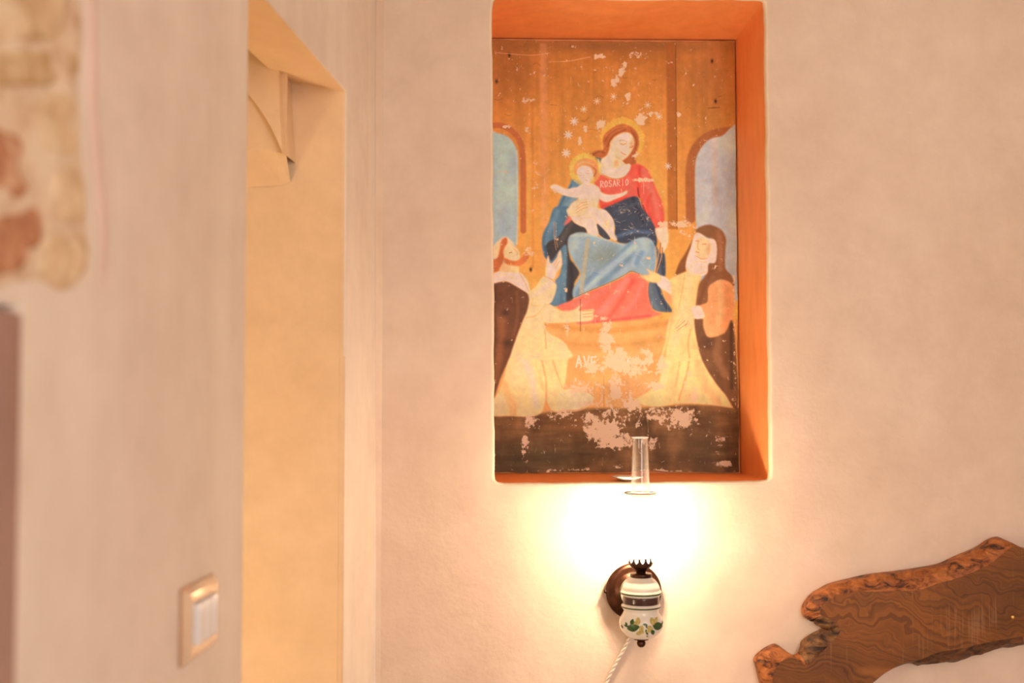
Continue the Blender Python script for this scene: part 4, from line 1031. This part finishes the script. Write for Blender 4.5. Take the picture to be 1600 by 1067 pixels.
def woodface():
    m, nt, b = nodes('olive_wood_face')
    v = geo_pos(nt)
    warp = noisetex(nt, 7.0, 3, 0.55, v)
    cen_ = slabpt(470, 760, TH)
    sub = N(nt, 'ShaderNodeVectorMath', operation='SUBTRACT'); nt.links.new(v, sub.inputs[0]); sub.inputs[1].default_value = tuple(cen_)
    wv = N(nt, 'ShaderNodeVectorMath', operation='MULTIPLY_ADD'); nt.links.new(warp.outputs['Color'], wv.inputs[0]); wv.inputs[1].default_value = (0.16, 0.0, 0.16); nt.links.new(sub.outputs[0], wv.inputs[2])
    mp = N(nt, 'ShaderNodeMapping'); mp.inputs['Rotation'].default_value = (0, math.radians(16), 0); mp.inputs['Scale'].default_value = (0.42, 0.0, 1.15); nt.links.new(wv.outputs[0], mp.inputs['Vector'])
    ln = N(nt, 'ShaderNodeVectorMath', operation='LENGTH'); nt.links.new(mp.outputs[0], ln.inputs[0])
    ad = N(nt, 'ShaderNodeMath', operation='MULTIPLY_ADD'); nt.links.new(ln.outputs['Value'], ad.inputs[0]); ad.inputs[1].default_value = 150.0
    n3 = noisetex(nt, 9, 4, 0.6, v); m3 = N(nt, 'ShaderNodeMath', operation='MULTIPLY'); nt.links.new(n3.outputs[0], m3.inputs[0]); m3.inputs[1].default_value = 7.0
    nt.links.new(m3.outputs[0], ad.inputs[2])
    sn = N(nt, 'ShaderNodeTexNoise', noise_dimensions='1D'); nt.links.new(ad.outputs[0], sn.inputs['W']); sn.inputs['Scale'].default_value = 1.0
    sn.inputs['Detail'].default_value = 4; sn.inputs['Roughness'].default_value = 0.62
    mr = N(nt, 'ShaderNodeMapRange'); nt.links.new(sn.outputs[0], mr.inputs[0]); mr.inputs[1].default_value = 0.28; mr.inputs[2].default_value = 0.74
    r = ramp(nt, mr.outputs[0], [(0.0, (0.115, 0.038, 0.005)), (0.45, (0.195, 0.068, 0.010)), (1.0, (0.255, 0.095, 0.015))])
    n4 = noisetex(nt, 4.5, 4, 0.6, v)
    r4 = ramp(nt, n4.outputs[0], [(0.36, (0.62, 0.60, 0.56)), (0.62, (1.25, 1.15, 1.05))])
    c = mix(nt, 1.0, r.outputs[0], r4.outputs[0], 'MULTIPLY')
    # sapwood along the lower sweep, and saw marks
    n5 = noisetex(nt, 7, 3, 0.5, geo_pos(nt, (0.6, 1, 1.6)))
    r5 = ramp(nt, n5.outputs[0], [(0.60, (0, 0, 0)), (0.72, (0.55,) * 3)])
    c = mix(nt, r5.outputs[0], c, (0.42, 0.155, 0.035))
    n6 = noisetex(nt, 60, 2, 0.5, geo_pos(nt, (4, 1, 0.12)))
    n7 = noisetex(nt, 8, 2, 0.5, v)
    mu = N(nt, 'ShaderNodeMath', operation='MULTIPLY'); nt.links.new(n6.outputs[0], mu.inputs[0]); nt.links.new(n7.outputs[0], mu.inputs[1])
    r6 = ramp(nt, mu.outputs[0], [(0.33, (0, 0, 0)), (0.42, (0.28,) * 3)])
    c = mix(nt, r6.outputs[0], c, (0.42, 0.24, 0.12))
    nt.links.new(c, b.inputs['Base Color']); b.inputs['Roughness'].default_value = 0.42
    b.inputs['Specular IOR Level'].default_value = 0.4
    bump(nt, b, mr.outputs[0], 0.12, 0.001)
    return m
def barkmat(name, c0, c1, c2):
    m, nt, b = nodes(name)
    v = geo_pos(nt, (1, 1, 2.0))
    n = noisetex(nt, 26, 8, 0.68, v, 1.2)
    r = ramp(nt, n.outputs[0], [(0.38, c0), (0.48, c1), (0.66, c2)])
    nt.links.new(r.outputs[0], b.inputs['Base Color']); b.inputs['Roughness'].default_value = 0.45
    bump(nt, b, n.outputs[0], 0.8, 0.006)
    return m
bark = barkmat('bark_edge', (0.035, 0.010, 0.003), (0.30, 0.085, 0.016), (0.58, 0.20, 0.045))
rot = barkmat('rotten_heart', (0.025, 0.010, 0.004), (0.15, 0.062, 0.02), (0.34, 0.16, 0.05))
fp = [slabpt(p[0], p[1], TH) for p in inner]
tri = tessellate_polygon([[Vector((p.x, p.z, 0)) for p in fp]])
def sp(name, vs, fs, mat, par=slab, smooth=True):
    o = mesh(name, [Vector(v) - sb for v in vs], fs, mat, par, smooth)
    bm = bmesh.new(); bm.from_mesh(o.data); bmesh.ops.remove_doubles(bm, verts=bm.verts, dist=1e-5); bmesh.ops.recalc_face_normals(bm, faces=bm.faces); bm.to_mesh(o.data); bm.free()
    return o
o = mesh('board_face', [p - sb for p in fp], [tuple(t) for t in tri], woodface(), slab)
bm = bmesh.new(); bm.from_mesh(o.data)
for f in bm.faces: f.normal_update()
for f in bm.faces:
    if f.normal.y > 0: f.normal_flip()
bm.to_mesh(o.data); bm.free()
def strip(i0, i1, name, mat, rough, parent=slab):
    vs, fs = [], []
    rows = 9
    idxs = [i % nO for i in range(i0, i1 + 1)]
    for i in idxs:
        a, b_ = inner[i], outer[i]
        wdt = math.hypot(a[0] - b_[0], a[1] - b_[1]) / 3.636 * 0.00128
        for k in range(rows):
            t = k / (rows - 1)
            if t <= 0.75:
                q = t / 0.75
                off = TH - (TH - 0.012) * (q ** 1.8 if wdt > 0.006 else q)
                p = slabpt(a[0] + (b_[0] - a[0]) * math.sin(q * math.pi / 2), a[1] + (b_[1] - a[1]) * math.sin(q * math.pi / 2), off)
            else:
                q = (t - 0.75) / 0.25
                p = slabpt(b_[0], b_[1], 0.012); p = Vector((p.x, D - 0.012 * (1 - q) - 0.0006, p.z))
            if 0 < k < rows - 1:
                d = rough * min(1, wdt / 0.02) * (mnoise.noise(p * 45) + 0.6 * mnoise.noise(p * 110))
                p = p + Vector((0, d, d * 0.4))
            vs.append(p)
    for i in range(len(idxs) - 1):
        for k in range(rows - 1):
            j = i * rows + k
            fs.append((j, j + 1, j + rows + 1, j + rows))
    return sp(name, vs, fs, mat, parent)
e1 = strip(i_cre1, nO + 17 * K, 'live_edge', bark, 0.005); e1['label'] = 'orange brown bark along the upper edge'
strip(17 * K, 25 * K, 'end_edge', bark, 0.004)
strip(25 * K, 32 * K, 'live_edge', barkmat('dark_bark', (0.035, 0.012, 0.005), (0.11, 0.038, 0.012), (0.22, 0.08, 0.024)), 0.005)
strip(32 * K, 38 * K, 'sawn_edge', bark, 0.001)
strip(38 * K, i_cre0, 'live_edge', bark, 0.004)
strip(i_cre0, i_cre1, 'rotten_hollow', rot, 0.014)['label'] = 'dark crumbly hollow in the wood'
# brass screw
q = onwall(1582, 964, TH)
vs, fs = [], []
for r, d in ((0.0046, 0), (0.0046, 0.001), (0.0038, 0.0028), (0.002, 0.0038), (0.0003, 0.004)):
    for k in range(20):
        a = 2 * math.pi * k / 20; vs.append(Vector((q.x + r * math.cos(a), q.y - d, q.z + r * math.sin(a))))
for i in range(4):
    for k in range(20): fs.append((i * 20 + k, i * 20 + (k + 1) % 20, (i + 1) * 20 + (k + 1) % 20, (i + 1) * 20 + k))
sp('screw', vs, fs, simple('brass', (0.75, 0.48, 0.16), 0.25, 1.0, 0.1))['label'] = 'small brass screw'

# ================================================================== STONES IN THE SIDE WALL, ADDED FRAME OF THE NEAR OPENING
def stonemat(name, c0, c1, c2):
    m, nt, b = nodes(name)
    n = noisetex(nt, 22, 8, 0.66, geo_pos(nt), 0.5)
    r = ramp(nt, n.outputs[0], [(0.33, c0), (0.5, c1), (0.66, c2)])
    nt.links.new(r.outputs[0], b.inputs['Base Color']); b.inputs['Roughness'].default_value = 0.9
    bump(nt, b, n.outputs[0], 0.8, 0.01)
    return m
st1 = stonemat('beige_stone', (0.58, 0.38, 0.20), (0.80, 0.60, 0.38), (0.88, 0.73, 0.52))
st2 = stonemat('rusty_stone', (0.34, 0.13, 0.075), (0.58, 0.27, 0.14), (0.82, 0.60, 0.40))
st3 = stonemat('tan_stone', (0.55, 0.36, 0.18), (0.66, 0.46, 0.25), (0.84, 0.66, 0.42))
def patch(name, pts, mat, h, parent, seed):
    P = [side(u, v) for u, v in catmull(pts, 4)]
    c = sum(P, Vector()) / len(P); vs, fs = [], []
    n = len(P); R = 7
    for k in range(R):
        t = k / (R - 1)
        sc_ = 1 - t * 0.999 if k else 1.0
        for p in P:
            q_ = c + (p - c) * sc_
            hh = 0 if k == 0 else h * (1 - (1 - min(1, t * 3)) ** 2)
            nz = 0.004 * mnoise.noise(q_ * 30 + Vector((seed, 0, 0))) + 0.002 * mnoise.noise(q_ * 90)
            vs.append(q_ + SN * (hh + (nz if k else -0.002)))
    for k in range(R - 1):
        for i in range(n): fs.append((k * n + i, k * n + (i + 1) % n, (k + 1) * n + (i + 1) % n, (k + 1) * n + i))
    o = mesh(name, vs, fs, mat, parent, True)
    bm = bmesh.new(); bm.from_mesh(o.data); bmesh.ops.recalc_face_normals(bm, faces=bm.faces); bm.to_mesh(o.data); bm.free()
    return o
mort = patch('mortar', [(-90, -60), (60, -70), (120, -40), (128, 60), (124, 150), (132, 250), (138, 350), (136, 420), (110, 470), (70, 462), (20, 450), (-90, 455)], stonemat('lime_mortar', (0.66, 0.44, 0.28), (0.82, 0.65, 0.48), (0.88, 0.75, 0.58)), 0.004, wlft, 1)
for i, (pts, mt) in enumerate([([(-80, -50), (40, -55), (106, -40), (104, 30), (96, 66), (20, 72), (-80, 70)], st1), ([(-80, 84), (20, 78), (112, 76), (118, 120), (60, 136), (-80, 138)], st3), ([(-85, 190), (4, 196), (30, 226), (26, 262), (40, 300), (24, 318), (-10, 310), (-85, 316)], st2), ([(-85, 330), (20, 330), (46, 318), (64, 336), (58, 380), (34, 396), (14, 434), (-85, 440)], st2),
                            ([(40, 150), (110, 140), (122, 190), (120, 240), (76, 250), (46, 216)], st1), ([(74, 262), (122, 254), (128, 320), (124, 350), (80, 350), (68, 300)], st1), ([(62, 366), (124, 360), (130, 410), (104, 455), (64, 440), (46, 420)], st1)]):
    patch('stone', pts, mt, 0.006, wlft, i * 7.3)
# plaster lip round the bare stones
pl_pts = [side(u, v, -0.003) for u, v in catmull([(132, -60), (136, 60), (136, 150), (144, 250), (152, 350), (156, 430), (158, 490)], 5, False)]
vs, fs = tube(pl_pts, 0.0085, 12)
for i in range(len(pl_pts)):
    k_ = max(0.15, min(1.0, (len(pl_pts) - 1 - i) / 9))
    for j in range(12): vs[i * 12 + j] = pl_pts[i] + (vs[i * 12 + j] - pl_pts[i]) * k_
mesh('plaster_lip', vs, fs, plaster('lip_plaster', (0.72, 0.53, 0.44), (0.78, 0.60, 0.51), spots=False), wlft, True)
# added frame lining the near opening; dark mauve stands in for its shaded reveal
fr0, fr1 = sC + 0.001, sC + 0.045
vs = [sv(fr0, 0, 0.004), sv(fr1, 0, 0.004), sv(fr1, 0, -T - 0.004), sv(fr0, 0, -T - 0.004)]
vs += [Vector((p.x, p.y, zO - 0.004)) for p in vs]
o = mesh('trim_1', vs, BF, M['mauve']); structure(o, 'mauve frame added for the shaded reveal of the opening at the left edge'); bevel(o, 0.004, 2)
vs = [sv(fr1, zO - 0.05, 0.004), sv(sC + 0.849, zO - 0.05, 0.004), sv(sC + 0.849, zO - 0.05, -T), sv(fr1, zO - 0.05, -T)]
vs += [Vector((p.x, p.y, zO - 0.004)) for p in vs]
o = mesh('trim_2', vs, BF, M['mauve']); structure(o); bevel(o, 0.004, 2)
vs = [sv(fr1, 0, -0.05), sv(sC + 0.849, 0, -0.05), sv(sC + 0.849, 0, -0.09), sv(fr1, 0, -0.09)]
vs += [Vector((p.x, p.y, zO - 0.05)) for p in vs]
structure(bevel(mesh('door_1', vs, BF, M['mauve']), 0.003, 2))
